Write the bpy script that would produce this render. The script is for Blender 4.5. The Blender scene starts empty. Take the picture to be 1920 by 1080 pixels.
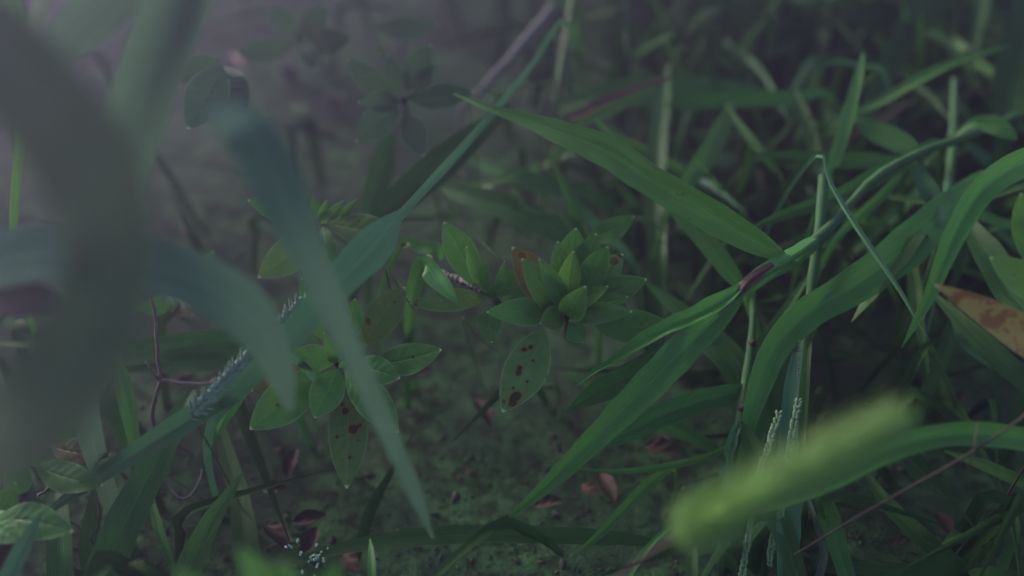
import bpy, math, random
from mathutils import Vector, noise
R = math.radians
random.seed(7)
S = bpy.context.scene
COL = S.collection

# ------------------------------------------------------------------ camera
PITCH, HFOV, HC = R(42), R(58), 0.37
F = 960.0 / math.tan(HFOV / 2)
cam = bpy.data.objects.new('camera', bpy.data.cameras.new('camera'))
COL.objects.link(cam)
cam.location = (0, 0, HC)
cam.rotation_euler = (R(90) - PITCH, 0, 0)
cam.data.sensor_width = 36
cam.data.lens = 18 / math.tan(HFOV / 2)
cam.data.clip_start = 0.005
cam.data.clip_end = 200
cam.data.dof.use_dof = True
cam.data.dof.focus_distance = 0.392
cam.data.dof.aperture_fstop = cam.data.lens / 13.0
S.camera = cam

# ------------------------------------------------------------------ light
SUN_EL, SUN_AZ = R(12), R(-50)          # azimuth measured from +Y (ahead), negative = left
W = bpy.data.worlds.new('World'); S.world = W
W.use_nodes = True
nt = W.node_tree; nt.nodes.clear()
sky = nt.nodes.new('ShaderNodeTexSky'); sky.sky_type = 'NISHITA'; sky.sun_disc = False
sky.sun_elevation = SUN_EL; sky.sun_rotation = SUN_AZ
sky.air_density = 1.0; sky.dust_density = 3.0; sky.ozone_density = 1.0
bg = nt.nodes.new('ShaderNodeBackground'); bg.inputs[1].default_value = 0.15
wo = nt.nodes.new('ShaderNodeOutputWorld')
nt.links.new(sky.outputs[0], bg.inputs[0]); nt.links.new(bg.outputs[0], wo.inputs[0])
sun = bpy.data.objects.new('sun', bpy.data.lights.new('sun', 'SUN'))
COL.objects.link(sun)
sun.data.energy = 4.6; sun.data.angle = R(22); sun.data.color = (1.0, 0.93, 0.93)
sd = Vector((math.sin(SUN_AZ) * math.cos(SUN_EL), math.cos(SUN_AZ) * math.cos(SUN_EL), math.sin(SUN_EL)))
sun.rotation_euler = sd.to_track_quat('Z', 'Y').to_euler()
sun.location = sd * 5
S.view_settings.view_transform = 'Standard'; S.view_settings.look = 'None'
S.view_settings.gamma = 1
S.view_settings.exposure = 1.05
HAZE_D = 0.42

# ------------------------------------------------------------------ helpers
fw = Vector((0, math.cos(PITCH), -math.sin(PITCH)))
up = Vector((0, math.sin(PITCH), math.cos(PITCH)))
rt = Vector((1, 0, 0))
CP = Vector((0, 0, HC))
def ray(px, py): return fw + rt * ((px - 960) / F) + up * ((540 - py) / F)
def gd(px, py):
    r = ray(px, py)
    return HC / -r.z if r.z < -0.05 else 9
def P(px, py, d):
    return CP + ray(px, py) * min(d, gd(px, py) - 0.004)
def G(px, py, h=0.0):
    r = ray(px, py); return CP + r * ((HC - h) / -r.z)

def catmull(pts, n):
    """pts: list of tuples of floats -> n samples, centripetal-ish uniform"""
    k = len(pts)
    if k == 2:
        return [tuple(a + (b - a) * i / (n - 1) for a, b in zip(*pts)) for i in range(n)]
    ext = [tuple(2 * a - b for a, b in zip(pts[0], pts[1]))] + list(pts) + [tuple(2 * a - b for a, b in zip(pts[-1], pts[-2]))]
    seg = [max(1e-6, math.dist(pts[i][:3], pts[i + 1][:3])) for i in range(k - 1)]
    tot = sum(seg); out = []
    for i in range(n):
        s = tot * i / (n - 1); j = 0
        while j < k - 2 and s > seg[j]: s -= seg[j]; j += 1
        t = min(1, s / seg[j])
        p0, p1, p2, p3 = ext[j:j + 4]
        out.append(tuple(0.5 * (2 * b + (c - a) * t + (2 * a - 5 * b + 4 * c - e) * t * t + (3 * b - a - 3 * c + e) * t ** 3) for a, b, c, e in zip(p0, p1, p2, p3)))
    return out

class MB:
    def __init__(s): s.v = []; s.f = []; s.uv = []; s.sp = []; s.mi = []
    def grid(s, rows, uvs, sp=None, mi=0):
        b = len(s.v); nc = len(rows[0])
        for r_, u_ in zip(rows, uvs):
            s.v += r_; s.uv += u_
        s.sp += sp if sp else [0.0] * (len(rows) * nc)
        for i in range(len(rows) - 1):
            for j in range(nc - 1):
                a = b + i * nc + j
                s.f.append((a, a + 1, a + nc + 1, a + nc)); s.mi.append(mi)
    def tube(s, pts, rad, n=8, mi=0, cap=True):
        rows, uvs = [], []
        m = len(pts); prev = None
        for i, p in enumerate(pts):
            t = (pts[min(i + 1, m - 1)] - pts[max(i - 1, 0)]).normalized()
            a = t.cross(Vector((0.3, 0.5, 0.81)) if prev is None else prev).normalized() if prev is None else (prev - t * prev.dot(t)).normalized()
            prev = a; b = t.cross(a)
            r_ = rad[i] if isinstance(rad, (list, tuple)) else rad
            rows.append([p + (a * math.cos(2 * math.pi * k / n) + b * math.sin(2 * math.pi * k / n)) * r_ for k in range(n + 1)])
            uvs.append([(k / n, i / (m - 1)) for k in range(n + 1)])
        s.grid(rows, uvs, mi=mi)
    def blob(s, c, ax, L, r_, n=6, m=5, mi=0):
        ax = ax.normalized(); a = ax.orthogonal().normalized(); b = ax.cross(a)
        rows, uvs = [], []
        for i in range(m + 1):
            t = i / m; rr = r_ * math.sin(math.pi * (0.02 + 0.96 * t)) ** 0.8
            rows.append([c + ax * (L * (t - 0.5)) + (a * math.cos(2 * math.pi * k / n) + b * math.sin(2 * math.pi * k / n)) * rr for k in range(n + 1)])
            uvs.append([(k / n, t) for k in range(n + 1)])
        s.grid(rows, uvs, mi=mi)
    def build(s, name, mats, parent=None, origin=None):
        me = bpy.data.meshes.new(name)
        o = origin if origin is not None else (parent.location if parent else Vector((0, 0, 0)))
        if parent is not None: o = WORLD[parent.name]
        me.from_pydata([v - o for v in s.v], [], s.f)
        if not isinstance(mats, (list, tuple)): mats = [mats]
        for m in mats: me.materials.append(m)
        ul = me.uv_layers.new(name='UVMap')
        at = me.attributes.new('spot', 'FLOAT', 'POINT')
        at.data.foreach_set('value', s.sp)
        idx = [0] * len(me.loops); me.loops.foreach_get('vertex_index', idx)
        fl = []
        for i in idx: fl += s.uv[i]
        ul.data.foreach_set('uv', fl)
        me.polygons.foreach_set('use_smooth', [True] * len(me.polygons))
        me.polygons.foreach_set('material_index', s.mi)
        me.update()
        ob = bpy.data.objects.new(name, me); COL.objects.link(ob)
        if parent is not None:
            ob.parent = parent; ob.location = (0, 0, 0); WORLD[ob.name] = Vector(o)
        else:
            ob.location = o; WORLD[ob.name] = Vector(o)
        return ob
WORLD = {}
def tag(o, label, cat, group=None, kind=None):
    if label: o['label'] = label
    if cat: o['category'] = cat
    if group: o['group'] = group
    if kind: o['kind'] = kind
    return o
def empty(name, loc, label, cat, group=None):
    o = bpy.data.objects.new(name, None); COL.objects.link(o); o.location = loc
    o.empty_display_size = 0.01
    WORLD[o.name] = Vector(loc)
    return tag(o, label, cat, group)

# ------------------------------------------------------------------ materials
class N:
    def __init__(s, name):
        s.m = bpy.data.materials.new(name); s.m.use_nodes = True
        s.t = s.m.node_tree; s.t.nodes.clear()
        s.out = s.t.nodes.new('ShaderNodeOutputMaterial')
    def n(s, ty, ins=None, **kw):
        q = s.t.nodes.new(ty)
        for k, v in kw.items(): setattr(q, k, v)
        for k, v in (ins or {}).items():
            if isinstance(v, bpy.types.NodeSocket): s.t.links.new(v, q.inputs[k])
            else: q.inputs[k].default_value = v
        return q
    def math(s, op, a, b=0.0, c=None):
        q = s.n('ShaderNodeMath', {0: a, 1: b}, operation=op)
        if c is not None: q.inputs[2].default_value = c
        return q.outputs[0]
    def mix(s, f, a, b):
        q = s.n('ShaderNodeMix', data_type='RGBA')
        for sock, v in ((q.inputs[0], f), (q.inputs[6], a), (q.inputs[7], b)):
            if isinstance(v, bpy.types.NodeSocket): s.t.links.new(v, sock)
            else: sock.default_value = v if not isinstance(v, tuple) else (*v, 1)[:4]
        return q.outputs[2]
    def ramp(s, f, stops):
        q = s.n('ShaderNodeMapRange', {0: f, 1: stops[0], 2: stops[1], 3: 0.0, 4: 1.0}); q.clamp = True
        return q.outputs[0]
    def noise(s, vec, sc, det=3, rough=0.55):
        return s.n('ShaderNodeTexNoise', {'Vector': vec, 'Scale': sc, 'Detail': det, 'Roughness': rough}).outputs['Fac']
    def finish(s, col, rough=0.5, trans=0.0, tcol=None, bump=None, bs=0.3, spec=0.22):
        p = s.n('ShaderNodeBsdfPrincipled', {'Base Color': col, 'Roughness': rough, 'Specular IOR Level': spec})
        if bump is not None:
            b = s.n('ShaderNodeBump', {'Height': bump, 'Strength': bs, 'Distance': 0.0004})
            s.t.links.new(b.outputs[0], p.inputs['Normal'])
        sh = p.outputs[0]
        if trans > 0:
            tr = s.n('ShaderNodeBsdfTranslucent', {'Color': tcol})
            mx = s.n('ShaderNodeMixShader', {0: trans, 1: sh, 2: tr.outputs[0]}); sh = mx.outputs[0]
        s.t.links.new(sh, s.out.inputs[0]); return s.m

def grass_mat(name, c, c2, tc, stripe=9, rough=0.45, brown=0.0, spec=0.22, trans=0.20):
    k = N(name)
    uv = k.n('ShaderNodeUVMap').outputs[0]
    ob = k.n('ShaderNodeTexCoord').outputs['Object']
    rnd = k.n('ShaderNodeObjectInfo').outputs['Random']
    sx = k.n('ShaderNodeSeparateXYZ', {0: uv})
    u, v = sx.outputs[0], sx.outputs[1]
    st = k.math('SINE', k.math('MULTIPLY', u, stripe * 6.283))
    stf = k.math('MULTIPLY_ADD', st, 0.5, 0.5)
    mot = k.noise(ob, 60, 4)
    big = k.noise(ob, 14, 2)
    col = k.mix(k.ramp(mot, (0.3, 0.7)), c, c2)
    col = k.mix(k.math('MULTIPLY', stf, 0.34), col, tuple(min(1, x * 0.6) for x in c))
    cv = k.n('ShaderNodeCombineXYZ', {0: k.math('MULTIPLY', u, 22), 1: k.math('MULTIPLY', v, 5), 2: k.math('MULTIPLY', rnd, 40)}).outputs[0]
    streak = k.noise(cv, 1.0, 4, 0.6)
    col = k.mix(k.math('MULTIPLY', k.ramp(streak, (0.42, 0.62)), 0.5), col, tuple(x * 0.6 for x in c))
    cv2 = k.n('ShaderNodeCombineXYZ', {0: k.math('MULTIPLY', u, 3), 1: k.math('MULTIPLY', v, 6), 2: k.math('MULTIPLY', rnd, 70)}).outputs[0]
    col = k.mix(k.math('MULTIPLY', k.ramp(k.noise(cv2, 1.0, 3, 0.6), (0.52, 0.68)), 0.45), col, tuple(a_ * 1.3 + 0.012 * b_ for a_, b_ in zip(c2, (1.6, 1, 0.2))))
    d = k.math('ABSOLUTE', k.math('SUBTRACT', u, 0.5))
    mid = k.ramp(d, (0.045, 0.01))
    col = k.mix(k.math('MULTIPLY', mid, 0.45), col, tuple(min(1, x * 1.7 + 0.01) for x in c))
    edge = k.ramp(d, (0.47, 0.5))
    col = k.mix(k.math('MULTIPLY', edge, 0.3), col, tuple(min(1, x * 1.6 + 0.01) for x in c2))
    hs = k.n('ShaderNodeHueSaturation', {'Hue': 0.5, 'Saturation': 1.0, 'Color': col})
    k.t.links.new(k.math('MULTIPLY_ADD', rnd, 0.5, 0.75), hs.inputs['Value'])
    k.t.links.new(k.math('MULTIPLY_ADD', rnd, 0.03, 0.485), hs.inputs['Hue'])
    col = hs.outputs[0]
    specks = k.ramp(k.noise(ob, 260, 2), (0.72, 0.76))
    col = k.mix(k.math('MULTIPLY', specks, k.ramp(big, (0.45, 0.6))), col, (0.06, 0.045, 0.02))
    if brown:
        col = k.mix(k.math('MULTIPLY', k.ramp(big, (0.45, 0.62)), brown), col, (0.12, 0.05, 0.025))
    b = k.math('ADD', k.math('MULTIPLY', stf, 0.6), mot)
    return k.finish(col, rough, trans, tuple(list(tc) + [1]), b, 0.35, spec)

def leaf_mat(name, c, c2, tc, spots=0.0, yellow=0.0, rough=0.5):
    k = N(name)
    uv = k.n('ShaderNodeUVMap').outputs[0]
    ob = k.n('ShaderNodeTexCoord').outputs['Object']
    rnd = k.n('ShaderNodeObjectInfo').outputs['Random']
    sx = k.n('ShaderNodeSeparateXYZ', {0: uv}); u, v = sx.outputs[0], sx.outputs[1]
    d = k.math('ABSOLUTE', k.math('SUBTRACT', u, 0.5))
    # pinnate veins: v shifted by distance from the midrib
    wv = k.math('SUBTRACT', v, k.math('MULTIPLY', d, 0.42))
    wv = k.math('ADD', wv, k.math('MULTIPLY', k.noise(ob, 90, 2), 0.05))
    vein = k.math('POWER', k.math('ABSOLUTE', k.math('SINE', k.math('MULTIPLY', wv, 26))), 0.25)
    vein = k.math('SUBTRACT', 1.0, vein)
    mot = k.noise(ob, 220, 4); big = k.noise(ob, 45, 3)
    col = k.mix(k.ramp(big, (0.3, 0.7)), c, c2)
    col = k.mix(k.math('MULTIPLY', k.ramp(mot, (0.45, 0.75)), 0.3), col, tuple(x * 1.5 for x in c2))
    col = k.mix(k.math('MULTIPLY', vein, 0.15), col, tuple(x * 0.55 for x in c))
    mid = k.ramp(d, (0.03, 0.004))
    col = k.mix(k.math('MULTIPLY', mid, 0.4), col, tuple(x * 1.7 + 0.01 for x in c2))
    if yellow:
        yb = k.noise(ob, 130, 4)
        yy = k.mix(k.ramp(yb, (0.50, 0.56)), (0.38, 0.31, 0.09), (0.19, 0.065, 0.03))
        yy = k.mix(k.ramp(k.noise(ob, 300, 4), (0.54, 0.62)), yy, (0.2, 0.04, 0.025))
        col = k.mix(yellow, col, yy)
    ed = k.ramp(d, (0.44, 0.5))
    col = k.mix(k.math('MULTIPLY', ed, 0.75), col, (0.22, 0.34, 0.17))
    hs = k.n('ShaderNodeHueSaturation', {'Hue': 0.5, 'Saturation': 1.0, 'Color': col})
    k.t.links.new(k.math('MULTIPLY_ADD', rnd, 0.4, 0.8), hs.inputs['Value'])
    k.t.links.new(k.math('MULTIPLY_ADD', rnd, 0.02, 0.49), hs.inputs['Hue'])
    col = hs.outputs[0]
    # fine chewed rust marks
    sp = k.ramp(k.noise(ob, 330, 2, 0.4), (0.745 - spots * 0.06, 0.775 - spots * 0.06))
    col = k.mix(k.math('MULTIPLY', sp, 0.8), col, (0.10, 0.045, 0.02))
    at = k.n('ShaderNodeAttribute', attribute_name='spot').outputs['Fac']
    halo = k.ramp(k.math('ADD', at, k.math('MULTIPLY', k.noise(ob, 500, 3), 0.35)), (0.35, 0.7))
    core = k.ramp(k.math('ADD', at, k.math('MULTIPLY', k.noise(ob, 700, 3), 0.4)), (0.8, 0.86))
    col = k.mix(k.math('MULTIPLY', halo, 0.75), col, (0.20, 0.12, 0.03))
    col = k.mix(core, col, (0.028, 0.008, 0.010))
    tip = k.ramp(v, (0.962, 0.985))
    col = k.mix(tip, col, (0.6, 0.62, 0.35))
    bump = k.math('SUBTRACT', mot, k.math('MULTIPLY', k.math('ADD', k.math('MULTIPLY', vein, 0.35), mid), 0.9))
    return k.finish(col, rough, 0.22, (*tc, 1), bump, 0.5)

M = {}
M['g'] = grass_mat('grass_green', (0.062, 0.185, 0.038), (0.085, 0.235, 0.052), (0.08, 0.26, 0.04))
M['gb'] = grass_mat('grass_blue_green', (0.062, 0.165, 0.070), (0.082, 0.210, 0.092), (0.06, 0.20, 0.09))
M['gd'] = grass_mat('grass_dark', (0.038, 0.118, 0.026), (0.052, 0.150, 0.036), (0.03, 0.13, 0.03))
M['gy'] = grass_mat('grass_olive', (0.070, 0.115, 0.080), (0.085, 0.135, 0.092), (0.08, 0.14, 0.08), rough=0.9, spec=0.04, trans=0.40)
M['gp'] = grass_mat('grass_painted_veil', (0.078, 0.155, 0.098), (0.092, 0.178, 0.112), (0.075, 0.15, 0.085), rough=0.8, spec=0.08, trans=0.28)  # greyed green: the veil over the near blades is put into their colour
M['ug'] = grass_mat('undergrowth_painted_shade', (0.022, 0.066, 0.018), (0.034, 0.092, 0.026), (0.02, 0.07, 0.02), rough=0.7, spec=0.06)  # darker grass copy with the shade of the undergrowth put into its green
M['gr'] = grass_mat('grass_red_sheath', (0.075, 0.045, 0.038), (0.10, 0.065, 0.048), (0.12, 0.05, 0.03), brown=0.6)
M['dry'] = grass_mat('grass_dry', (0.075, 0.055, 0.042), (0.11, 0.078, 0.060), (0.07, 0.06, 0.045))
M['straw'] = grass_mat('straw_grey', (0.16, 0.15, 0.13), (0.24, 0.22, 0.20), (0.1, 0.1, 0.09))
M['lf'] = leaf_mat('leaf_green', (0.056, 0.170, 0.036), (0.076, 0.215, 0.048), (0.06, 0.18, 0.03))
M['lfs'] = leaf_mat('leaf_spotted', (0.075, 0.165, 0.044), (0.10, 0.195, 0.055), (0.09, 0.18, 0.03), spots=0.6)
M['lfd'] = leaf_mat('leaf_painted_dim', (0.045, 0.105, 0.045), (0.058, 0.125, 0.055), (0.05, 0.11, 0.045))  # leaf green toned down so the colour itself dims the upper-left shoots
M['lfy'] = leaf_mat('leaf_young', (0.065, 0.180, 0.042), (0.085, 0.225, 0.055), (0.10, 0.26, 0.04))
M['lfr'] = leaf_mat('leaf_red_yellow', (0.2, 0.12, 0.03), (0.3, 0.18, 0.04), (0.18, 0.15, 0.05), yellow=0.95)
M['lfo'] = leaf_mat('leaf_browning', (0.06, 0.09, 0.03), (0.10, 0.11, 0.04), (0.15, 0.12, 0.03), spots=1.0, yellow=0.14)
def simple(name, a, b, sc=80, rough=0.7, bs=0.5, trans=0.0):
    k = N(name); ob = k.n('ShaderNodeTexCoord').outputs['Object']
    rnd = k.n('ShaderNodeObjectInfo').outputs['Random']
    n_ = k.noise(ob, sc, 4)
    hs = k.n('ShaderNodeHueSaturation', {'Color': k.mix(k.ramp(n_, (0.3, 0.7)), a, b)})
    k.t.links.new(k.math('MULTIPLY_ADD', rnd, 0.6, 0.7), hs.inputs['Value'])
    return k.finish(hs.outputs[0], rough, trans, (*b, 1), n_, bs)
M['stem'] = simple('stem_green', (0.035, 0.11, 0.03), (0.055, 0.15, 0.045), 200)
M['bark'] = simple('bark_grey', (0.07, 0.07, 0.06), (0.17, 0.17, 0.15), 500, 0.85, 1.0)
M['twig'] = simple('twig_pink_grey', (0.16, 0.11, 0.10), (0.30, 0.23, 0.21), 300, 0.8)
M['wire'] = simple('stalk_brown', (0.045, 0.042, 0.033), (0.07, 0.06, 0.048), 300)
M['dead'] = simple('dead_leaf_red', (0.028, 0.020, 0.012), (0.060, 0.036, 0.020), 90, 0.65)
M['deadp'] = simple('dead_leaf_pale', (0.085, 0.068, 0.048), (0.13, 0.10, 0.075), 90, 0.65)
M['bead'] = simple('seed_pale_green', (0.14, 0.24, 0.11), (0.26, 0.37, 0.20), 900)
M['beadd'] = simple('seed_grey', (0.15, 0.25, 0.16), (0.25, 0.36, 0.25), 900)
M['petal'] = simple('petal_white', (0.30, 0.40, 0.30), (0.42, 0.52, 0.40), 300)
M['fox'] = simple('seed_head_green', (0.25, 0.50, 0.11), (0.34, 0.58, 0.15), 300, 0.6, 0.4, 0.3)
M['bris'] = simple('bristle_pale', (0.28, 0.48, 0.14), (0.38, 0.58, 0.22), 300, 0.5, 0.2, 0.4)

def soil_mat():
    k = N('soil'); ob = k.n('ShaderNodeTexCoord').outputs['Object']
    a = k.noise(ob, 22, 5, 0.65); b = k.noise(ob, 110, 5, 0.7); c = k.noise(ob, 420, 3, 0.6)
    col = k.mix(k.ramp(b, (0.40, 0.62)), (0.016, 0.036, 0.014), (0.064, 0.148, 0.054))
    col = k.mix(k.math('MULTIPLY', k.ramp(a, (0.45, 0.6)), 0.6), col, (0.035, 0.07, 0.038))
    col = k.mix(k.math('MULTIPLY', k.ramp(k.noise(ob, 9, 3), (0.5, 0.62)), 0.6), col, (0.022, 0.030, 0.020))
    col = k.mix(k.ramp(c, (0.66, 0.74)), col, (0.17, 0.18, 0.15))
    h = k.math('ADD', b, k.math('MULTIPLY', c, 0.5))
    p = k.n('ShaderNodeBsdfPrincipled', {'Base Color': col, 'Roughness': 0.95, 'Specular IOR Level': 0.15})
    bp = k.n('ShaderNodeBump', {'Height': h, 'Strength': 0.6, 'Distance': 0.002})
    k.t.links.new(bp.outputs[0], p.inputs['Normal']); k.t.links.new(p.outputs[0], k.out.inputs[0])
    return k.m
M['soil'] = soil_mat()
k = N('crumb'); rnd = k.n('ShaderNodeNewGeometry').outputs['Random Per Island']
cr = k.n('ShaderNodeValToRGB', {0: rnd})
e = cr.color_ramp.elements
e[0].color = (0.036, 0.050, 0.032, 1); e[1].color = (0.13, 0.16, 0.11, 1)
q = cr.color_ramp.elements.new(0.55); q.color = (0.06, 0.075, 0.055, 1)
q = cr.color_ramp.elements.new(0.86); q.color = (0.09, 0.05, 0.03, 1)
M['crumb'] = k.finish(cr.outputs[0], 0.9)

# ------------------------------------------------------------------ ground
def gz(x, y):
    v = Vector((x * 9, y * 9, 0.3)); w = Vector((x * 45, y * 45, 1.7))
    return -0.006 + 0.007 * noise.noise(v) + 0.0012 * noise.noise(w)
def axis_vals(lo, hi, step, far):
    v = []; x = lo
    while x <= hi: v.append(x); x += step
    s_ = step; a = lo
    left = []
    while a > -far: s_ *= 1.35; a -= s_; left.append(a)
    s_ = step; a = v[-1]; right = []
    while a < far: s_ *= 1.35; a += s_; right.append(a)
    return left[::-1] + v + right
xs = axis_vals(-0.65, 0.65, 0.005, 11); ys = axis_vals(0.05, 1.15, 0.005, 11)
mb = MB()
mb.grid([[Vector((x, y, gz(x, y))) for x in xs] for y in ys], [[(x, y) for x in xs] for y in ys])
tag(mb.build('ground', M['soil']), None, None, kind='structure')

mb = MB(); rr = random.Random(3)
for i in range(6000):
    px = rr.uniform(-60, 1980); py = rr.uniform(-20, 1120)
    g = G(px, py); s_ = rr.uniform(0.0004, 0.0011) * (1 + 1.2 * (rr.random() < 0.05))
    c = Vector((g.x, g.y, gz(g.x, g.y) + s_ * 0.3))
    k0 = len(mb.v)
    mb.blob(c, Vector((rr.uniform(-1, 1), rr.uniform(-1, 1), rr.uniform(-.3, .3))), s_ * rr.uniform(1.4, 4.0), s_ * rr.uniform(.4, .8), 6, 4)
    for q in range(k0, len(mb.v)):
        v = mb.v[q] - c; v *= 1 + 0.35 * noise.noise(mb.v[q] * 900); v.z *= 0.55; mb.v[q] = c + v
tag(mb.build('soil_crumbs', M['crumb']), 'fine crumbs of soil, grit and plant litter scattered over the dark bare ground', 'litter', kind='stuff')

# ------------------------------------------------------------------ blades
def ribbon(mb, pts, roll=0.0, fold=0.10, n=44, nc=9, tip=(1, 1), wav=0.0, mi=0, face=None, seed=0):
    """pts: (Vector, width_m). tip=(a,b): taper start / end to a point"""
    raw = [(p.x, p.y, p.z, w) for p, w in pts]
    sm = catmull(raw, n)
    C3 = [Vector(s_[:3]) for s_ in sm]; Wd = [max(0.00015, s_[3]) for s_ in sm]
    rows, uvs = [], []; rn = random.Random(seed); ph = rn.uniform(0, 6)
    prev = None
    for i in range(n):
        t = (C3[min(i + 1, n - 1)] - C3[max(i - 1, 0)]).normalized()
        tc = (face if face is not None else (CP - C3[i])).normalized()
        sd_ = t.cross(tc)
        if sd_.length < 1e-3: sd_ = prev or Vector((1, 0, 0))
        sd_.normalize()
        if prev is not None and prev.length and sd_.dot(prev) < 0.2: sd_ = (prev - t * prev.dot(t)).normalized()
        elif prev is not None: sd_ = (sd_ * 0.6 + prev * 0.4).normalized()
        prev = sd_
        nn = sd_.cross(t).normalized()
        rl = (roll if not isinstance(roll, tuple) else roll[0] + (roll[1] - roll[0]) * i / (n - 1)) + 0.10 * math.sin(ph + i * 0.12)
        s2 = sd_ * math.cos(rl) + nn * math.sin(rl); n2 = nn * math.cos(rl) - sd_ * math.sin(rl)
        w = Wd[i] / max(0.5, math.cos(rl)); v = i / (n - 1)
        w *= 1 + 0.03 * math.sin(ph * 3 + i * 0.9)
        row, ur = [], []
        for j in range(nc):
            a = j / (nc - 1) * 2 - 1
            z = (abs(a) - 0.5) * fold * w + wav * w * (a * a) * math.sin(ph + i * 0.75 + (1.3 if a > 0 else 0))
            row.append(C3[i] + s2 * (a * w * 0.5) + n2 * z); ur.append((j / (nc - 1), v))
        rows.append(row); uvs.append(ur)
    mb.grid(rows, uvs, mi=mi)
    return C3

def conv(spec):
    out = []
    for q_ in spec:
        px, py, d, w = q_
        p = P(px, py, d); dd = (p - CP).dot(fw)
        out.append((p, w * dd / F))
    return out
def rooted(pts, at_start=False, sink=-0.01, lean=0.25):
    """carry the blade on from its end down into the soil"""
    e_ = pts[0] if at_start else pts[-1]; b_ = pts[1] if at_start else pts[-2]
    p, w = e_; t = (p - b_[0]); t.z = min(t.z, 0.3 * t.length)
    h = t.copy(); h.z = 0
    if h.length > 1e-5: h.normalize()
    hh = max(0.004, p.z)
    m = p + h * (hh * lean * 0.7) + Vector((0, 0, -hh * 0.45))
    g = p + h * (hh * lean) + Vector((0, 0, -(hh - sink)))
    ex = [(m, w * 0.75), (g, w * 0.5)]
    return (ex[::-1] + pts) if at_start else (pts + ex)

def blade(label, spec, mat='g', root='start', roll=0.2, fold=0.12, wav=0.0, name='grass_plant', cat='grass', group=None, parent=None, n=44, lean=0.25, plabel=None):
    pts = conv(spec)
    if root == 'start': pts = rooted(pts, True, lean=lean)
    if root == 'end': pts = rooted(pts, False, lean=lean)
    mb = MB()
    ribbon(mb, pts, roll, fold, n, wav=wav, seed=hash_(label or str(spec)))
    base = pts[-1][0] if root == 'end' else pts[0][0]
    if parent is not None:
        o = mb.build(name, M[mat], parent)
        if plabel: o['label'] = plabel
        return o
    return tag(mb.build(name, M[mat], origin=base), label, cat, group)
def hash_(s_): return sum((i + 1) * ord(c) for i, c in enumerate(s_)) % 99991

def tubepts(spec, n=30):
    raw = []
    for px, py, d, w in spec:
        p = P(px, py, d); dd = (p - CP).dot(fw); raw.append((p.x, p.y, p.z, w * dd / F / 2))
    return raw
def stalk(name, label, cat, spec, mat, root=None, n=36, parent=None, wob=0.0, group=None):
    raw = tubepts(spec)
    if root:
        e_ = raw[0] if root == 'start' else raw[-1]
        g = (e_[0] + 0.01, e_[1] + 0.01, -0.01, e_[3])
        raw = [g] + raw if root == 'start' else raw + [g]
    sm = catmull(raw, n); mb = MB(); rn = random.Random(hash_(name + str(spec)))
    pts = [Vector(s_[:3]) + Vector((rn.uniform(-1, 1), rn.uniform(-1, 1), rn.uniform(-1, 1))) * wob for s_ in sm]
    mb.tube(pts, [max(0.0001, s_[3]) * (1 + 0.1 * rn.uniform(-1, 1)) for s_ in sm], 8)
    if parent is not None: return mb.build(name, M[mat], parent)
    return tag(mb.build(name, M[mat], origin=pts[-1] if root == 'end' else pts[0]), label, cat, group)

# ------------------------------------------------------------------ broad leaves
def leaf(parent, base, tip, w, db, dt, mat='lf', roll=0.0, cup=0.04, bend=0.10, spots=(), name='leaf', label=None, fat=0.52, nu=22, nv=52, origin=None, lab=None, cat=None):
    """base/tip pixels, w pixel width, db/dt depths; spots: (u -1..1, v 0..1, r)"""
    B = P(*base, db); T = P(*tip, dt)
    ax = T - B; L = ax.length; t = ax.normalized()
    tc = (CP - (B + T) / 2).normalized()
    s_ = t.cross(tc).normalized(); nn = s_.cross(t).normalized()
    dd = ((B + T) / 2 - CP).dot(fw); wm = w * dd / F * 1.06
    cup = 0.04 + (cup - 0.04) * 0.4
    cr, sr = math.cos(roll), math.sin(roll)
    s2 = s_ * cr + nn * sr; n2 = nn * cr - s_ * sr
    wm /= max(0.45, cr)
    rn = random.Random(hash_(str(base) + str(tip))); ph = rn.uniform(0, 6.28)
    rows, uvs, sp = [], [], []
    mb = MB(); asy = rn.uniform(-0.05, 0.05)
    for i in range(nv + 1):
        v = i / nv
        # outline: narrow petiole, widest at fat, pointed tip, little mucro
        x = v ** (math.log(0.5) / math.log(fat))
        prof = math.sin(math.pi * x) ** 0.82
        if v > 0.95: prof = min(prof, (1 - v) / 0.05 * 0.30 + 0.03)
        if v < 0.12: prof = max(0.05, prof * (v / 0.12) ** 0.5)
        prof = max(0.03, prof)
        half = wm * 0.5 * prof
        c = B + t * (L * v) + n2 * (L * bend * math.sin(math.pi * v) * 1.0) + s2 * (L * asy * math.sin(math.pi * v))
        row, ur = [], []
        for j in range(nu + 1):
            a = j / nu * 2 - 1
            z = half * (cup * 1.6 * a * a) + half * 0.05 * math.sin(ph + v * 14 + a * 3) * a * a - 0.035 * half * math.exp(-(a / 0.12) ** 2)
            z += half * 0.012 * math.sin(v * 52 - abs(a) * 8)
            ed = 1 + 0.012 * math.sin(v * 60 + ph * 2) * (abs(a) > 0.9)
            row.append(c + s2 * (a * half * ed) + n2 * z); ur.append((j / nu, v))
            q_ = 0.0
            for (su, sv, sr_) in spots:
                dist = math.hypot((a - su) * prof * wm * 0.5, (v - sv) * L) / (sr_ * wm)
                q_ = max(q_, max(0.0, 1.25 - dist * 0.62))
            sp.append(q_)
        rows.append(row); uvs.append(ur)
    mb.grid(rows, uvs, sp)
    if parent is not None:
        o = mb.build(name, M[mat], parent)
        if label: o['label'] = label
    else:
        o = mb.build(name, M[mat], origin=B); tag(o, lab, cat)
    return o

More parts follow.
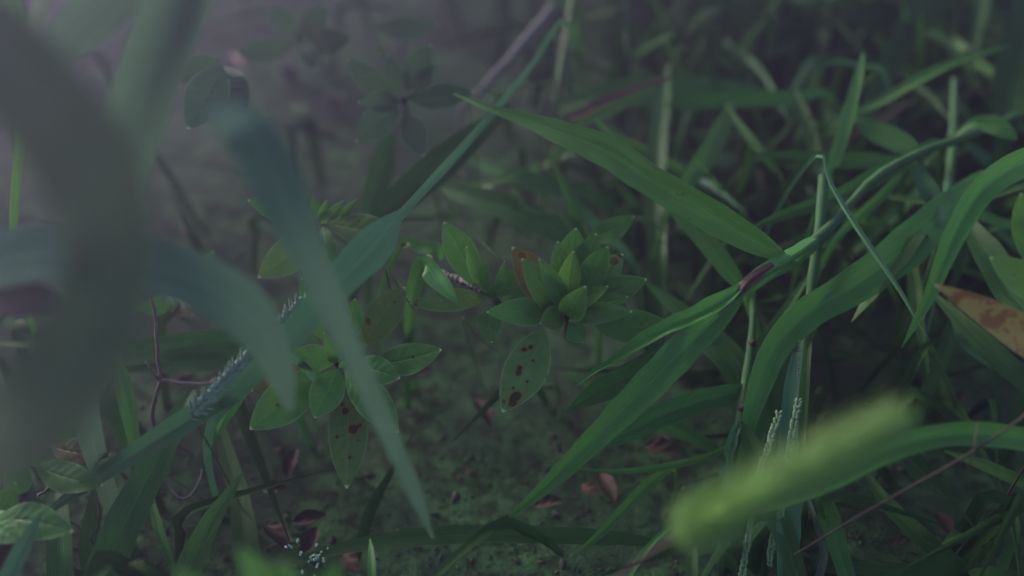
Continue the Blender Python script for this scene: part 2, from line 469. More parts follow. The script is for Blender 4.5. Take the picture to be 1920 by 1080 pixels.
def shoot(label, centre, d, leaves, stem=True, stemto=None, cat='shrub shoot', group='leafy shrub shoots among the grass', sw=9, force=None):
    C0 = P(*centre, d)
    gg = G(*centre); base = Vector((C0.x + (gg.x - C0.x) * .9, C0.y + (gg.y - C0.y) * .9, -0.006)) if stemto is None else P(*stemto[:2], stemto[2])
    e_ = empty('shrub_shoot', base, label, cat, group)
    if stem:
        mb = MB(); dd = (C0 - CP).dot(fw); r_ = sw * dd / F / 2
        raw = [(C0.x, C0.y, C0.z, r_), ((C0.x * 2 + base.x) / 3, (C0.y * 2 + base.y) / 3, (C0.z * 2 + base.z) / 3, r_ * 1.0), (base.x, base.y, base.z, r_ * 1.2)]
        sm = catmull(raw, 16); mb.tube([Vector(s_[:3]) for s_ in sm], [s_[3] for s_ in sm], 8)
        mb.build('stem', M['bark'], e_)
    for lf in leaves:
        kw = dict(lf[4]) if len(lf) > 4 else {}
        tipx, w, db, dt = lf[0], lf[1], lf[2], lf[3]
        b = kw.pop('b', centre)
        if force: kw['mat'] = force
        leaf(e_, b, tipx, w, db, dt, **kw)
    return e_
#%%OBJECTS
# ------------------------------------------------------------------ shrub shoots
shoot('central rosette of upright fleshy green leaves with one long spotted leaf hanging below', (1062, 592), 0.398, [
    ((942, 773), 78, 0.402, 0.388, dict(b=(1022, 612), mat='lfs', bend=0.06, spots=[(-.25, .80, .11), (-.45, .88, .08), (-.2, .84, .08), (.32, .28, .06), (.55, .34, .06), (.25, .58, .07), (.3, .53, .06), (-.1, .40, .04), (-.3, .62, .04), (.15, .74, .04), (.5, .9, .04)], label='long drooping leaf with dark brown spots')),
    ((1163, 402), 40, 0.44, 0.43, dict(b=(1085, 470), mat='lf')) if False else ((1168, 476), 52, 0.402, 0.396, dict(b=(1095, 560), mat='lfs', spots=[(-.5, .62, .10), (-.2, .82, .14), (-.3, .98, .14)], label='small leaf with a browned spotted tip')),
    ((1262, 612), 62, 0.402, 0.395, dict(b=(1100, 600), mat='lf', bend=0.05, spots=[(-.25, .82, .05), (-.15, .86, .05)])),
    ((1213, 523), 52, 0.400, 0.388, dict(b=(1085, 575), bend=0.08)),
    ((1080, 427), 62, 0.402, 0.392, dict(b=(1068, 570), bend=-.06)),
    ((1118, 437), 56, 0.402, 0.390, dict(b=(1078, 570), bend=-.05, roll=0.2)),
    ((1140, 462), 50, 0.398, 0.380, dict(b=(1082, 575), bend=-.05, mat='lf')),
    ((960, 463), 66, 0.402, 0.392, dict(b=(1055, 598), mat='lfo', bend=0.04, spots=[(.2, .86, .10), (-.2, .78, .04), (.9, .45, .03)], label='older leaf with yellowed edges and a brown spot near its tip')),
    ((978, 484), 52, 0.396, 0.380, dict(b=(1052, 596), bend=0.12, cup=0.3)),
    ((1010, 484), 34, 0.394, 0.376, dict(b=(1060, 588), bend=0.12, cup=0.45)),
    ((1075, 470), 40, 0.394, 0.374, dict(b=(1068, 575), bend=0.06, cup=0.35, mat='lfy', fat=.58)),
    ((912, 585), 50, 0.396, 0.382, dict(b=(1030, 590), bend=0.10, mat='lf', fat=.45)),
    ((1012, 606), 44, 0.392, 0.380, dict(b=(1058, 590), bend=0.18, fat=.6)),
    ((1092, 642), 38, 0.396, 0.394, dict(b=(1066, 602), bend=0.14, fat=.6)),
    ((1046, 452), 40, 0.404, 0.390, dict(b=(1064, 570), bend=-.04)),
    ((1178, 556), 34, 0.398, 0.382, dict(b=(1080, 590), bend=.08)),
    ((1000, 545), 40, 0.400, 0.388, dict(b=(1055, 592), bend=.08)),
    ((1186, 584), 40, 0.394, 0.376, dict(b=(1068, 598), bend=0.16, cup=0.35, mat='lfy')),
    ((1140, 536), 30, 0.390, 0.370, dict(b=(1080, 575), bend=0.1, cup=0.4, mat='lfy')),
    ((1098, 536), 48, 0.388, 0.366, dict(b=(1062, 592), bend=0.2, cup=0.3, mat='lfy', fat=.6)),
], sw=12)
shoot('smaller open rosette left of the central one with a grey bark stem and narrow leaves', (922, 552), 0.408, [
    ((832, 416), 56, 0.412, 0.396, dict(b=(902, 545), bend=-.04)),
    ((874, 462), 26, 0.404, 0.388, dict(b=(908, 542), mat='lfy', cup=0.4)),
    ((912, 491), 17, 0.402, 0.388, dict(b=(914, 548), mat='lfy', cup=0.5)),
    ((946, 489), 20, 0.402, 0.388, dict(b=(928, 550), mat='lfy', cup=0.4)),
    ((972, 500), 36, 0.410, 0.402, dict(b=(932, 555))),
    ((1000, 535), 38, 0.412, 0.405, dict(b=(935, 558))),
    ((768, 570), 42, 0.414, 0.402, dict(b=(915, 560), mat='lfs', spots=[(-.3, .93, .07), (.5, .92, .05), (0, .35, .02)])),
    ((922, 643), 44, 0.412, 0.402, dict(b=(920, 572), fat=.5)),
    ((930, 530), 9, 0.398, 0.388, dict(b=(920, 552), mat='lfy', cup=0.4)),
], stem=False)
stalk('stem', None, None, [(835, 512, .425, 9), (860, 524, .418, 13), (888, 536, .412, 14), (908, 545, .405, 14)], 'bark', parent=bpy.data.objects['shrub_shoot.001'], wob=0.0004)
stalk('stem', None, None, [(905, 545, .404, 13), (922, 552, .402, 15), (932, 566, .404, 13), (945, 580, .42, 9)], 'stem', parent=bpy.data.objects['shrub_shoot.001'])
stalk('root_stem', None, None, [(838, 513, .424, 9), (815, 508, .45, 9), (800, 520, .50, 10), (795, 540, .54, 10)], 'bark', parent=bpy.data.objects['shrub_shoot.001'], wob=0.0004)
shoot('wide open rosette left of centre with flat spreading leaves and a spotted one pointing down', (632, 684), 0.402, [
    ((828, 655), 56, 0.402, 0.384, dict(b=(700, 682), bend=0.05, spots=[(-.05, .62, .05)])),
    ((760, 538), 62, 0.408, 0.396, dict(b=(676, 655), mat='lfs', spots=[(-.55, .35, .10), (0.1, .75, .05), (-.4, .12, .03)], bend=-.03)),
    ((666, 560), 40, 0.404, 0.392, dict(b=(652, 655), bend=-.03)),
    ((566, 520), 40, 0.425, 0.415, dict(b=(605, 640))),
    ((607, 624), 30, 0.396, 0.382, dict(b=(632, 680), mat='lf', cup=0.3, fat=.4)),
    ((537, 668), 48, 0.398, 0.386, dict(b=(634, 676), bend=0.08)),
    ((468, 805), 76, 0.404, 0.392, dict(b=(605, 690), bend=0.05, spots=[(.1, .62, .05)])),
    ((470, 732), 60, 0.412, 0.405, dict(b=(600, 685), mat='lfo', label='yellowing leaf half hidden behind')),
    ((590, 784), 60, 0.398, 0.386, dict(b=(636, 690), bend=0.08)),
    ((650, 916), 70, 0.404, 0.392, dict(b=(644, 700), mat='lfs', bend=0.04, spots=[(.1, .34, .09), (-.25, .50, .12), (-.6, .47, .06), (.55, .56, .05), (-.1, .74, .05), (-.45, .3, .05), (.3, .28, .05), (-.5, .6, .04), (.4, .66, .03)], label='leaf with dark brown spots pointing straight down')),
    ((747, 812), 62, 0.400, 0.388, dict(b=(645, 694), bend=0.06)),
    ((750, 709), 50, 0.396, 0.384, dict(b=(650, 684), bend=0.08, fat=.6)),
    ((688, 645), 22, 0.392, 0.378, dict(b=(650, 680), mat='lfy', cup=.35)),
    ((645, 674), 14, 0.386, 0.376, dict(b=(640, 690), mat='lfy', cup=.3)),
    ((690, 688), 18, 0.390, 0.380, dict(b=(634, 686), mat='lfy', cup=.35)),
])
shoot('rosette behind the crossing blurred blades with one long rounded leaf reaching right', (602, 412), 0.428, [
    ((768, 458), 58, 0.428, 0.414, dict(b=(612, 420), mat='lfs', bend=0.06, spots=[(-.5, .4, .05), (.6, .93, .06)])),
    ((465, 375), 50, 0.432, 0.420, dict(b=(590, 415), bend=0.04)),
    ((484, 521), 62, 0.428, 0.412, dict(b=(590, 425), mat='lfs', bend=0.06)),
    ((613, 374), 18, 0.424, 0.412, dict(b=(602, 410), mat='lfy', cup=.4)),
    ((643, 376), 22, 0.424, 0.412, dict(b=(614, 410), mat='lfy', cup=.4)),
    ((670, 372), 16, 0.426, 0.416, dict(b=(636, 408), mat='lfy', cup=.5)),
    ((585, 368), 20, 0.430, 0.420, dict(b=(596, 408), cup=.4)),
    ((622, 500), 44, 0.434, 0.424, dict(b=(604, 425))),
    ((620, 404), 14, 0.420, 0.412, dict(b=(600, 414), mat='lfy', cup=.4)),
])
shoot('dim rosette in the haze at upper left with pointed leaves around a pale stem', (757, 188), 0.475, [
    ((888, 172), 46, 0.475, 0.460, dict(b=(770, 190), mat='lfs', bend=.05)),
    ((808, 84), 50, 0.480, 0.470, dict(b=(762, 172), bend=-.02)),
    ((818, 118), 30, 0.484, 0.474, dict(b=(775, 170))),
    ((726, 104), 36, 0.486, 0.478, dict(b=(752, 178))),
    ((652, 110), 44, 0.482, 0.470, dict(b=(745, 185), bend=.03)),
    ((672, 192), 34, 0.474, 0.460, dict(b=(755, 192), bend=.06)),
    ((667, 266), 54, 0.472, 0.458, dict(b=(752, 202), mat='lfs', bend=.06)),
    ((794, 292), 48, 0.470, 0.455, dict(b=(758, 212), bend=.05)),
    ((710, 84), 14, 0.480, 0.470, dict(b=(714, 108), mat='lfy', cup=.4)),
    ((786, 170), 12, 0.466, 0.456, dict(b=(758, 188), mat='lfy', cup=.4)),
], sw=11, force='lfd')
shoot('faint rosette at the top edge left of centre washed out by the haze', (560, 70), 0.53, [
    ((660, 72), 46, 0.53, 0.515, dict(b=(575, 72))),
    ((443, 100), 42, 0.53, 0.515, dict(b=(552, 82), mat='lf')),
    ((612, 10), 44, 0.54, 0.53, dict(b=(566, 66))),
    ((505, 15), 44, 0.54, 0.53, dict(b=(554, 66), mat='lfs')),
    ((822, 45), 40, 0.55, 0.54, dict(b=(700, 50))),
    ((590, 130), 34, 0.53, 0.52, dict(b=(562, 76))),
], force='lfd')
shoot('large pale leaves at the left behind the folded blurred blade', (415, 130), 0.44, [
    ((352, 242), 74, 0.44, 0.42, dict(b=(418, 120), bend=.05)),
    ((460, 215), 60, 0.45, 0.44, dict(b=(418, 122))),
    ((330, 150), 54, 0.46, 0.45, dict(b=(412, 110))),
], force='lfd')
shoot('cluster of leaves low on the left edge with pale pointed tips', (-15, 985), 0.36, [
    ((137, 996), 64, 0.362, 0.350, dict(b=(-12, 975), mat='lf', bend=.06)),
    ((36, 1016), 52, 0.356, 0.346, dict(b=(-40, 965), bend=.06)),
    ((-40, 1060), 50, 0.36, 0.35),
    ((30, 905), 46, 0.375, 0.365, dict(b=(-14, 972))),
])
shoot('shoot at the lower left with a yellowing leaf marked by one round dark spot', (60, 872), 0.385, [
    ((194, 910), 54, 0.385, 0.372, dict(b=(64, 872), bend=.05)),
    ((208, 852), 50, 0.392, 0.384, dict(b=(95, 836), mat='lfo', spots=[(-.2, .28, .12)], label='yellowing leaf with one round dark spot')),
    ((72, 846), 16, 0.382, 0.372, dict(b=(64, 876), mat='lfy', cup=.4)),
    ((20, 844), 30, 0.388, 0.378, dict(b=(55, 875))),
    ((10, 930), 46, 0.385, 0.375, dict(b=(55, 878))),
    ((134, 760), 24, 0.40, 0.39, dict(b=(100, 850))),
])
shoot('bright out of focus leaf tips rising at the bottom edge left of centre', (560, 1230), 0.27, [
    ((448, 1028), 66, 0.262, 0.245, dict(b=(545, 1180), mat='lfy', bend=.10)),
    ((528, 1046), 66, 0.262, 0.245, dict(b=(575, 1190), mat='lfy', bend=.10)),
    ((638, 1048), 58, 0.265, 0.25, dict(b=(580, 1200), mat='lfy', bend=.10)),
    ((330, 1068), 60, 0.262, 0.25, dict(b=(500, 1200), mat='lfy', bend=.1)),
], sw=20, group=None, cat='young shoot')
shoot('bright green rounded leaves entering from the right edge beside the red and yellow leaf', (1990, 560), 0.36, [
    ((1856, 482), 62, 0.362, 0.352, dict(b=(1975, 560), mat='lfy', bend=.10, cup=.25)),
    ((1914, 362), 56, 0.362, 0.350, dict(b=(1965, 540), mat='lfy', bend=-.15, cup=.25)),
    ((1985, 420), 60, 0.362, 0.350, dict(b=(1990, 555), mat='lf')),
])
shoot('single leaf shoot standing behind the central rosette beneath the long diagonal grass blade', (1108, 448), 0.455, [
    ((1190, 405), 40, 0.450, 0.435, dict(b=(1100, 448), mat='lf', bend=.08)),
    ((1050, 400), 26, 0.465, 0.455, dict(b=(1105, 445))),
], group=None)
shoot('faint shoot at the far left with leaves half hidden by the blurred blades', (330, 560), 0.45, [
    ((400, 470), 34, 0.45, 0.44), ((258, 580), 34, 0.45, 0.44), ((272, 575), 40, 0.455, 0.45, dict(b=(215, 555), mat='lfs')),
    ((362, 590), 36, 0.45, 0.44, dict(b=(325, 560), mat='lfo')), ((322, 585), 22, 0.45, 0.44, dict(b=(318, 550))),
])

# red and yellow leaf
leaf(None, (1990, 690), (1752, 533), 62, 0.352, 0.345, 'lfr', bend=.08, cup=.25, fat=.42, lab='red and yellow blotched dying leaf at the right edge above the dark ground', cat='dying leaf', name='dying_leaf')
leaf(None, (-60, 560), (130, 572), 74, 0.30, 0.30, 'deadp', bend=.08, cup=.2, lab='pale pink brown blurred dead leaf held at the left edge', cat='dead leaf', name='dead_leaf')
leaf(None, (-20, 1010), (26, 900), 60, 0.40, 0.40, 'deadp', bend=.08, cup=.2, lab='tan dead leaf standing at the left edge behind the pale tipped leaves', cat='dead leaf', name='dead_leaf')
leaf(None, (-30, 1080), (28, 1008), 40, 0.39, 0.39, 'dead', bend=.08, cup=.2, lab='rust brown dead leaf in the bottom left corner', cat='dead leaf', name='dead_leaf')

# ------------------------------------------------------------------ main grass shoot crossing the right half
base = G(1960, 150)
gs = empty('grass_shoot', Vector((base.x, base.y, -0.01)), 'long diagonal grass stem with a red brown sheath and broad leaves in the right half', 'grass shoot')
def part(nm, spec, mat='g', **kw): return blade(None, spec, mat, kw.pop('root', None), parent=gs, name=nm, **kw)
cul = [(2010, 150, .60, 12), (1930, 205, .53, 15), (1830, 250, .475, 17), (1730, 285, .455, 17), (1640, 335, .44, 18), (1580, 400, .425, 18), (1530, 452, .41, 26), (1475, 488, .398, 28), (1430, 515, .390, 26), (1385, 548, .384, 20)]
stalk('culm', None, None, cul, 'stem', 'start', parent=gs)
part('leaf_sheath', [(1530, 452, .405, 30), (1480, 486, .392, 36), (1430, 516, .384, 34), (1385, 552, .380, 28), (1345, 588, .378, 12)], 'g', roll=.0, fold=-.5)
part('red_sheath', [(1450, 497, .386, 14), (1425, 512, .3805, 21), (1400, 532, .377, 20), (1380, 560, .376, 5)], 'gr', roll=.1, fold=-.45)
part('leaf_blade', [(1505, 505, .396, 3), (1475, 486, .395, 14), (1440, 466, .395, 36), (1380, 432, .395, 56), (1300, 384, .396, 60), (1220, 338, .399, 58), (1140, 286, .404, 58), (1060, 252, .41, 46), (980, 222, .42, 26), (915, 202, .428, 12), (850, 175, .44, 3)], 'g', roll=.15, fold=.16, n=64, plabel='long broad blade running up to the left')
part('leaf_blade', [(1395, 535, .378, 8), (1350, 565, .374, 30), (1300, 592, .372, 30), (1250, 614, .373, 28), (1200, 642, .375, 25), (1150, 676, .379, 13), (1110, 700, .383, 8), (1080, 724, .387, 3)], 'g', roll=-.35, fold=.5, wav=.05)
part('leaf_blade', [(1392, 555, .380, 10), (1350, 590, .377, 44), (1290, 645, .372, 60), (1230, 708, .368, 62), (1170, 768, .366, 54), (1120, 818, .366, 46), (1060, 876, .368, 36), (1000, 932, .372, 20), (943, 978, .377, 2)], 'g', roll=.15, fold=.22, n=60, plabel='broad blade pointing down to the lower left')
part('leaf_blade', [(1320, 610, .382, 20), (1260, 660, .388, 48), (1190, 700, .394, 52), (1120, 735, .40, 42), (1062, 772, .408, 3)], 'gd', roll=.3, fold=.15)

# right-hand upright shoot with folded leaf
b2 = P(1360, 1060, .40)
gs2 = empty('grass_shoot', Vector((b2.x, b2.y, -0.01)), 'upright jointed grass stem at lower right with a small folded pale leaf and brown nodes', 'grass shoot')
gs = gs2
stalk('culm', None, None, [(1412, 540, .44, 12), (1412, 600, .425, 14), (1407, 660, .415, 17), (1398, 720, .405, 20), (1388, 785, .395, 19), (1372, 860, .388, 18), (1362, 950, .385, 18), (1352, 1060, .388, 18)], 'stem', 'end', parent=gs)
for q_ in ((1409, 648, .4165, 15), (1391, 768, .3965, 18)):
    mbn = MB(); p_ = P(*q_[:3]); mbn.blob(p_, Vector((0.1, -.2, 1)), .009, q_[3] * .392 / F / 2 + .0001, 10, 8)
    mbn.build('node', M['gr'], gs)
part('leaf_blade', [(1388, 785, .388, 5), (1377, 812, .384, 16), (1369, 840, .382, 20), (1366, 862, .381, 11), (1366, 885, .380, 26), (1364, 915, .380, 25), (1367, 945, .382, 8)], 'gb', roll=.2, fold=.45, wav=.2, plabel='small folded crinkled leaf')
part('leaf_blade', [(1389, 788, .388, 4), (1408, 832, .384, 34), (1428, 890, .380, 52), (1452, 960, .378, 46), (1480, 1030, .378, 38), (1500, 1100, .38, 30), (1520, 1180, .39, 6)], 'gd', roll=.1, fold=.2)
part('leaf_blade', [(1400, 722, .404, 6), (1370, 738, .402, 36), (1310, 752, .398, 44), (1240, 778, .396, 46), (1170, 812, .396, 36), (1120, 834, .398, 18), (1086, 845, .40, 2)], 'gd', roll=.25, fold=.2)
part('leaf_blade', [(1404, 668, .412, 5), (1430, 640, .418, 20), (1460, 600, .425, 20), (1500, 540, .44, 12), (1530, 500, .45, 3)], 'g', roll=.2)
gs = None

# ------------------------------------------------------------------ single blades: near, blurred, left
ROLLA = (-.6, -.6)
blade('very blurred olive grass blade arching down along the left edge', [(-230, -120, .21, 90), (-90, 0, .203, 130), (30, 130, .198, 160), (120, 250, .19, 180), (180, 350, .185, 200), (205, 450, .18, 165), (195, 560, .18, 150), (150, 660, .182, 170), (60, 770, .185, 170), (-80, 860, .20, 150), (-260, 960, .25, 90)], 'gy', 'end', roll=ROLLA, fold=.03)
blade('thick olive stalk crossing at the top left corner behind the blurred arch', [(95, -60, .34, 26), (75, 20, .335, 30), (45, 100, .335, 34), (0, 190, .34, 30), (-60, 300, .36, 24)], 'gy', 'end', roll=.4)
blade('green blade in the extreme top left corner crossing the olive stalk', [(-10, -80, .36, 40), (18, 0, .36, 38), (38, 70, .36, 36), (45, 150, .365, 32), (40, 240, .38, 20)], 'g', 'end', roll=.2)
blade('pale blue green blurred blade slanting from the top edge to the far left', [(330, -120, .30, 90), (240, -40, .29, 100), (170, 30, .285, 92), (110, 90, .285, 70), (50, 170, .29, 60), (-60, 300, .31, 45)], 'gp', 'end', roll=-.2, fold=.03)
blade('wide pale blurred blade coming down from the top edge left of the folded one', [(420, -140, .30, 110), (350, -40, .285, 120), (310, 60, .275, 118), (270, 170, .27, 112), (240, 280, .27, 96), (215, 400, .28, 84), (180, 560, .31, 70)], 'gp', 'end', roll=.5, fold=.03)
blade('blurred blade folded at its top and running down past the rosettes to a tip', [(560, 470, .44, 10), (500, 350, .37, 13), (440, 245, .312, 20), (402, 200, .284, 44), (396, 190, .268, 66), (428, 212, .257, 84), (475, 262, .250, 100), (530, 370, .255, 90), (580, 480, .262, 68), (620, 570, .27, 54), (660, 660, .28, 44), (705, 760, .295, 40), (745, 850, .31, 34), (780, 930, .325, 26), (812, 1010, .34, 6)], 'gp', 'start', roll=.1, n=80, fold=.03)
blade('broad blurred blade arching from the left edge and ending below the crossing', [(-120, 540, .34, 60), (-40, 500, .30, 96), (40, 478, .285, 108), (130, 474, .278, 112), (230, 486, .275, 108), (330, 512, .275, 106), (420, 552, .278, 104), (482, 610, .284, 90), (515, 670, .29, 66), (532, 720, .30, 44), (545, 770, .32, 12)], 'gp', 'start', roll=.1, n=60, fold=.03)
blade('long stiff grass stalk slanting from the top centre down to the blurred crossing', [(1060, 40, .52, 8), (1000, 118, .49, 10), (940, 192, .465, 13), (880, 262, .44, 15), (820, 328, .42, 17), (770, 382, .395, 16), (738, 418, .375, 20)], 'gb', 'start', roll=.3, fold=.1)
blade('short wide blurred blade lying across the long rounded leaf and down to the seed spike', [(752, 398, .372, 12), (730, 424, .36, 44), (700, 462, .350, 74), (655, 508, .345, 70), (610, 556, .342, 56), (570, 602, .340, 52), (530, 648, .34, 50), (490, 690, .342, 42), (450, 730, .35, 30), (400, 790, .38, 20)], 'gb', 'end', roll=.1, fold=.03)
blade('long straight blade running from the seed spike down to the lower left', [(520, 650, .37, 20), (460, 712, .366, 40), (400, 754, .365, 44), (330, 800, .366, 44), (260, 845, .368, 38), (190, 890, .372, 30), (110, 945, .38, 16), (40, 1000, .39, 4)], 'gb', 'start', roll=.2, fold=.2)
blade('thin pointed blade hanging below the seed spike', [(500, 680, .392, 8), (470, 712, .388, 22), (440, 750, .386, 27), (415, 795, .386, 17), (396, 837, .388, 1)], 'g', 'start', roll=.1, fold=.3)
blade('dark horizontal blade behind the blurred arch on the left', [(470, 635, .43, 30), (400, 640, .43, 48), (300, 655, .43, 50), (210, 662, .44, 44), (120, 672, .46, 20)], 'gd', 'end', roll=.2)
blade('lower dark horizontal blade behind the twig on the left', [(480, 668, .425, 24), (400, 676, .425, 36), (310, 682, .43, 34), (220, 690, .44, 16)], 'gd', 'start', roll=.2)
blade('broad dark blade rising from the bottom edge to the long straight blade', [(180, 1130, .37, 66), (220, 1010, .375, 68), (258, 930, .38, 62), (295, 860, .388, 52), (330, 790, .40, 40), (360, 730, .42, 14)], 'gd', 'start', roll=.2)
blade('pointed green blade rising from the bottom left to a tip below the hanging blade', [(335, 1120, .38, 52), (365, 1040, .385, 46), (400, 970, .39, 34), (430, 925, .395, 20), (458, 882, .40, 1)], 'g', 'start', roll=.2)
blade('dark blade behind the pointed one near the bottom', [(480, 1120, .40, 46), (462, 1020, .41, 46), (448, 930, .425, 38), (420, 830, .44, 26), (400, 750, .45, 8)], 'gd', 'start', roll=.3)
blade('dark strip of blade standing at the bottom edge left', [(120, 1140, .37, 48), (112, 1060, .375, 46), (110, 980, .385, 40), (100, 900, .40, 30)], 'gd', 'start', roll=.3)
blade('pale blue green blade tip in the bottom left corner', [(-20, 1150, .33, 34), (15, 1080, .335, 34), (45, 1020, .34, 28), (75, 965, .345, 10)], 'gb', 'start', roll=.2)
blade('dark vertical blade on the left above the leaf pointing right', [(150, 660, .44, 26), (190, 720, .43, 44), (220, 780, .425, 36), (245, 850, .43, 22)], 'gd', 'end', roll=.3)
blade('slanting dark blade on the left below the blurred arch', [(210, 660, .43, 20), (232, 730, .42, 32), (246, 800, .415, 26), (262, 880, .42, 14)], 'g', 'end', roll=.3)
blade('narrow blade low on the left beneath the long straight blade', [(190, 1130, .39, 34), (170, 1040, .40, 40), (176, 960, .405, 30), (190, 890, .415, 16)], 'gd', 'start', roll=.3)
blade('thin green blade standing behind the curled tendril', [(330, 1080, .40, 12), (300, 1000, .41, 18), (285, 940, .42, 12), (278, 880, .43, 3)], 'g', 'start', roll=.2)

# ------------------------------------------------------------------ single blades: centre
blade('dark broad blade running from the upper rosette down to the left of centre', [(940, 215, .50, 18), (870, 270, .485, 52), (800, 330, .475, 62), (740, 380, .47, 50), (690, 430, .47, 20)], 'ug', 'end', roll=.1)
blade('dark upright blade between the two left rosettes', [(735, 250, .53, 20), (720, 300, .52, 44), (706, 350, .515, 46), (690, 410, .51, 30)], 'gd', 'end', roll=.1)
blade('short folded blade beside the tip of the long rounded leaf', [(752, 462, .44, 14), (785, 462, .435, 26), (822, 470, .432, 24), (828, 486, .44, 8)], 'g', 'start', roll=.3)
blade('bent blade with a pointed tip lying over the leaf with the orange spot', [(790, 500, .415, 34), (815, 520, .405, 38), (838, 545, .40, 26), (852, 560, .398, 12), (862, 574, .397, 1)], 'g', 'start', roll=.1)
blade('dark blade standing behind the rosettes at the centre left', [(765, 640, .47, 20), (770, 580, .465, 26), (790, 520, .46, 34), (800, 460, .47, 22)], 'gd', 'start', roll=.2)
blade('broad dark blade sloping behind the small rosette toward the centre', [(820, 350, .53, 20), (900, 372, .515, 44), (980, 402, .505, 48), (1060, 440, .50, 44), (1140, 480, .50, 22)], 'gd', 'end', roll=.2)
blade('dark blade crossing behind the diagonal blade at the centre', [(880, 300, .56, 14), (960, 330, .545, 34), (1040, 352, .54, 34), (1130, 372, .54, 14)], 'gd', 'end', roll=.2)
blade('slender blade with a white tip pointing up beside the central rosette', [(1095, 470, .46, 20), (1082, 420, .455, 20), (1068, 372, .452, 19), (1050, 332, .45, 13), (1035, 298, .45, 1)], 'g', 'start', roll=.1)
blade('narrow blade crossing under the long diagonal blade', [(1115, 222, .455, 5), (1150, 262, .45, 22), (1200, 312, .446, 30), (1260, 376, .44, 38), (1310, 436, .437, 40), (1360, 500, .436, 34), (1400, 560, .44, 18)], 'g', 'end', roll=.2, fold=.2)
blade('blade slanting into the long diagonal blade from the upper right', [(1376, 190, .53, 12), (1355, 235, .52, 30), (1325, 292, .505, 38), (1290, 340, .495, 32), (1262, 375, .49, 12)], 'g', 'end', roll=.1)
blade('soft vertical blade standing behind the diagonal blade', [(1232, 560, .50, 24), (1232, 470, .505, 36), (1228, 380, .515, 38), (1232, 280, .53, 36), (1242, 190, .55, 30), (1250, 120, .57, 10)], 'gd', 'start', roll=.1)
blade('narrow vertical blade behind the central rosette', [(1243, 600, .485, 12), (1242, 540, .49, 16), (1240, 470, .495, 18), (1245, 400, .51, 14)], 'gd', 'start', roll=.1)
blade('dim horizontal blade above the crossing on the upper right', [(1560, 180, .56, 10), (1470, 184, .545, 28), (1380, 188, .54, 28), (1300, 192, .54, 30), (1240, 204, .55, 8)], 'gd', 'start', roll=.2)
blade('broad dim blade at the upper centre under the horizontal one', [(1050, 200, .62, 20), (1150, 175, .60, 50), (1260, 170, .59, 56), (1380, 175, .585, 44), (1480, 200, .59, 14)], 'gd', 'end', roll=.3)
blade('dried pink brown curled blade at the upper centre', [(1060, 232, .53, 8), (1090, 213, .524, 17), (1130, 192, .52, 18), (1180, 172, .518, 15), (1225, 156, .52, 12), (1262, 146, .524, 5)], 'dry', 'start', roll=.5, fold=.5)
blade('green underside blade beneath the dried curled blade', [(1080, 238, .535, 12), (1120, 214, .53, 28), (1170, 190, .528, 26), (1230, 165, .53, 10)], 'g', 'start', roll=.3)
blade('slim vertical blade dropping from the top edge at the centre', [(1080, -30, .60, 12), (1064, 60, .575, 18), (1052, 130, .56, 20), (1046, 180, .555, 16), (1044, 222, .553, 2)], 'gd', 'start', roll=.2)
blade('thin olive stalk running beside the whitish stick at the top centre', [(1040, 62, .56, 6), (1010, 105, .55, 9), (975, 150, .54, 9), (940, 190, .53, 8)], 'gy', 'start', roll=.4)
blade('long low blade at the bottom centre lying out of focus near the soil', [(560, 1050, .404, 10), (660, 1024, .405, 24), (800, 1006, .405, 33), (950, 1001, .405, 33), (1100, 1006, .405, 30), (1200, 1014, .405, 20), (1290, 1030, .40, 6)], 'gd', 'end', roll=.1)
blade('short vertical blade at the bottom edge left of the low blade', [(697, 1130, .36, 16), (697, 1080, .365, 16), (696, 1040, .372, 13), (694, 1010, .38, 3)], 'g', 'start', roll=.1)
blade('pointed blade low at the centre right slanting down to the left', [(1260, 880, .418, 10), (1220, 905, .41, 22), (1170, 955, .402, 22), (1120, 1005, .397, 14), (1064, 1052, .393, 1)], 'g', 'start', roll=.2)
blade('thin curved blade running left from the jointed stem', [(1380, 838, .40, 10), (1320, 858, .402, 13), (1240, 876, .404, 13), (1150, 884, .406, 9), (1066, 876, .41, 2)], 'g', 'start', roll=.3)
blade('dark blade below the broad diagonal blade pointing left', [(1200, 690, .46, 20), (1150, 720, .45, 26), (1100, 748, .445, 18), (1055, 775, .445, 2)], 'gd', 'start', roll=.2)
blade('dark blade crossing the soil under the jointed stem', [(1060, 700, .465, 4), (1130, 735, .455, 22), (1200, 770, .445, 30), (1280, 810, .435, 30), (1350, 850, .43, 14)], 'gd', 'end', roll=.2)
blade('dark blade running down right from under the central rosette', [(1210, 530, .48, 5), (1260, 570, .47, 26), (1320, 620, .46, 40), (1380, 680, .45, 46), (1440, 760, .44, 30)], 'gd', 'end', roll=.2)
blade('broad dark blade under the red brown sheath', [(1290, 640, .43, 10), (1340, 650, .425, 46), (1380, 700, .42, 50), (1390, 760, .42, 30)], 'gd', 'end', roll=.2)

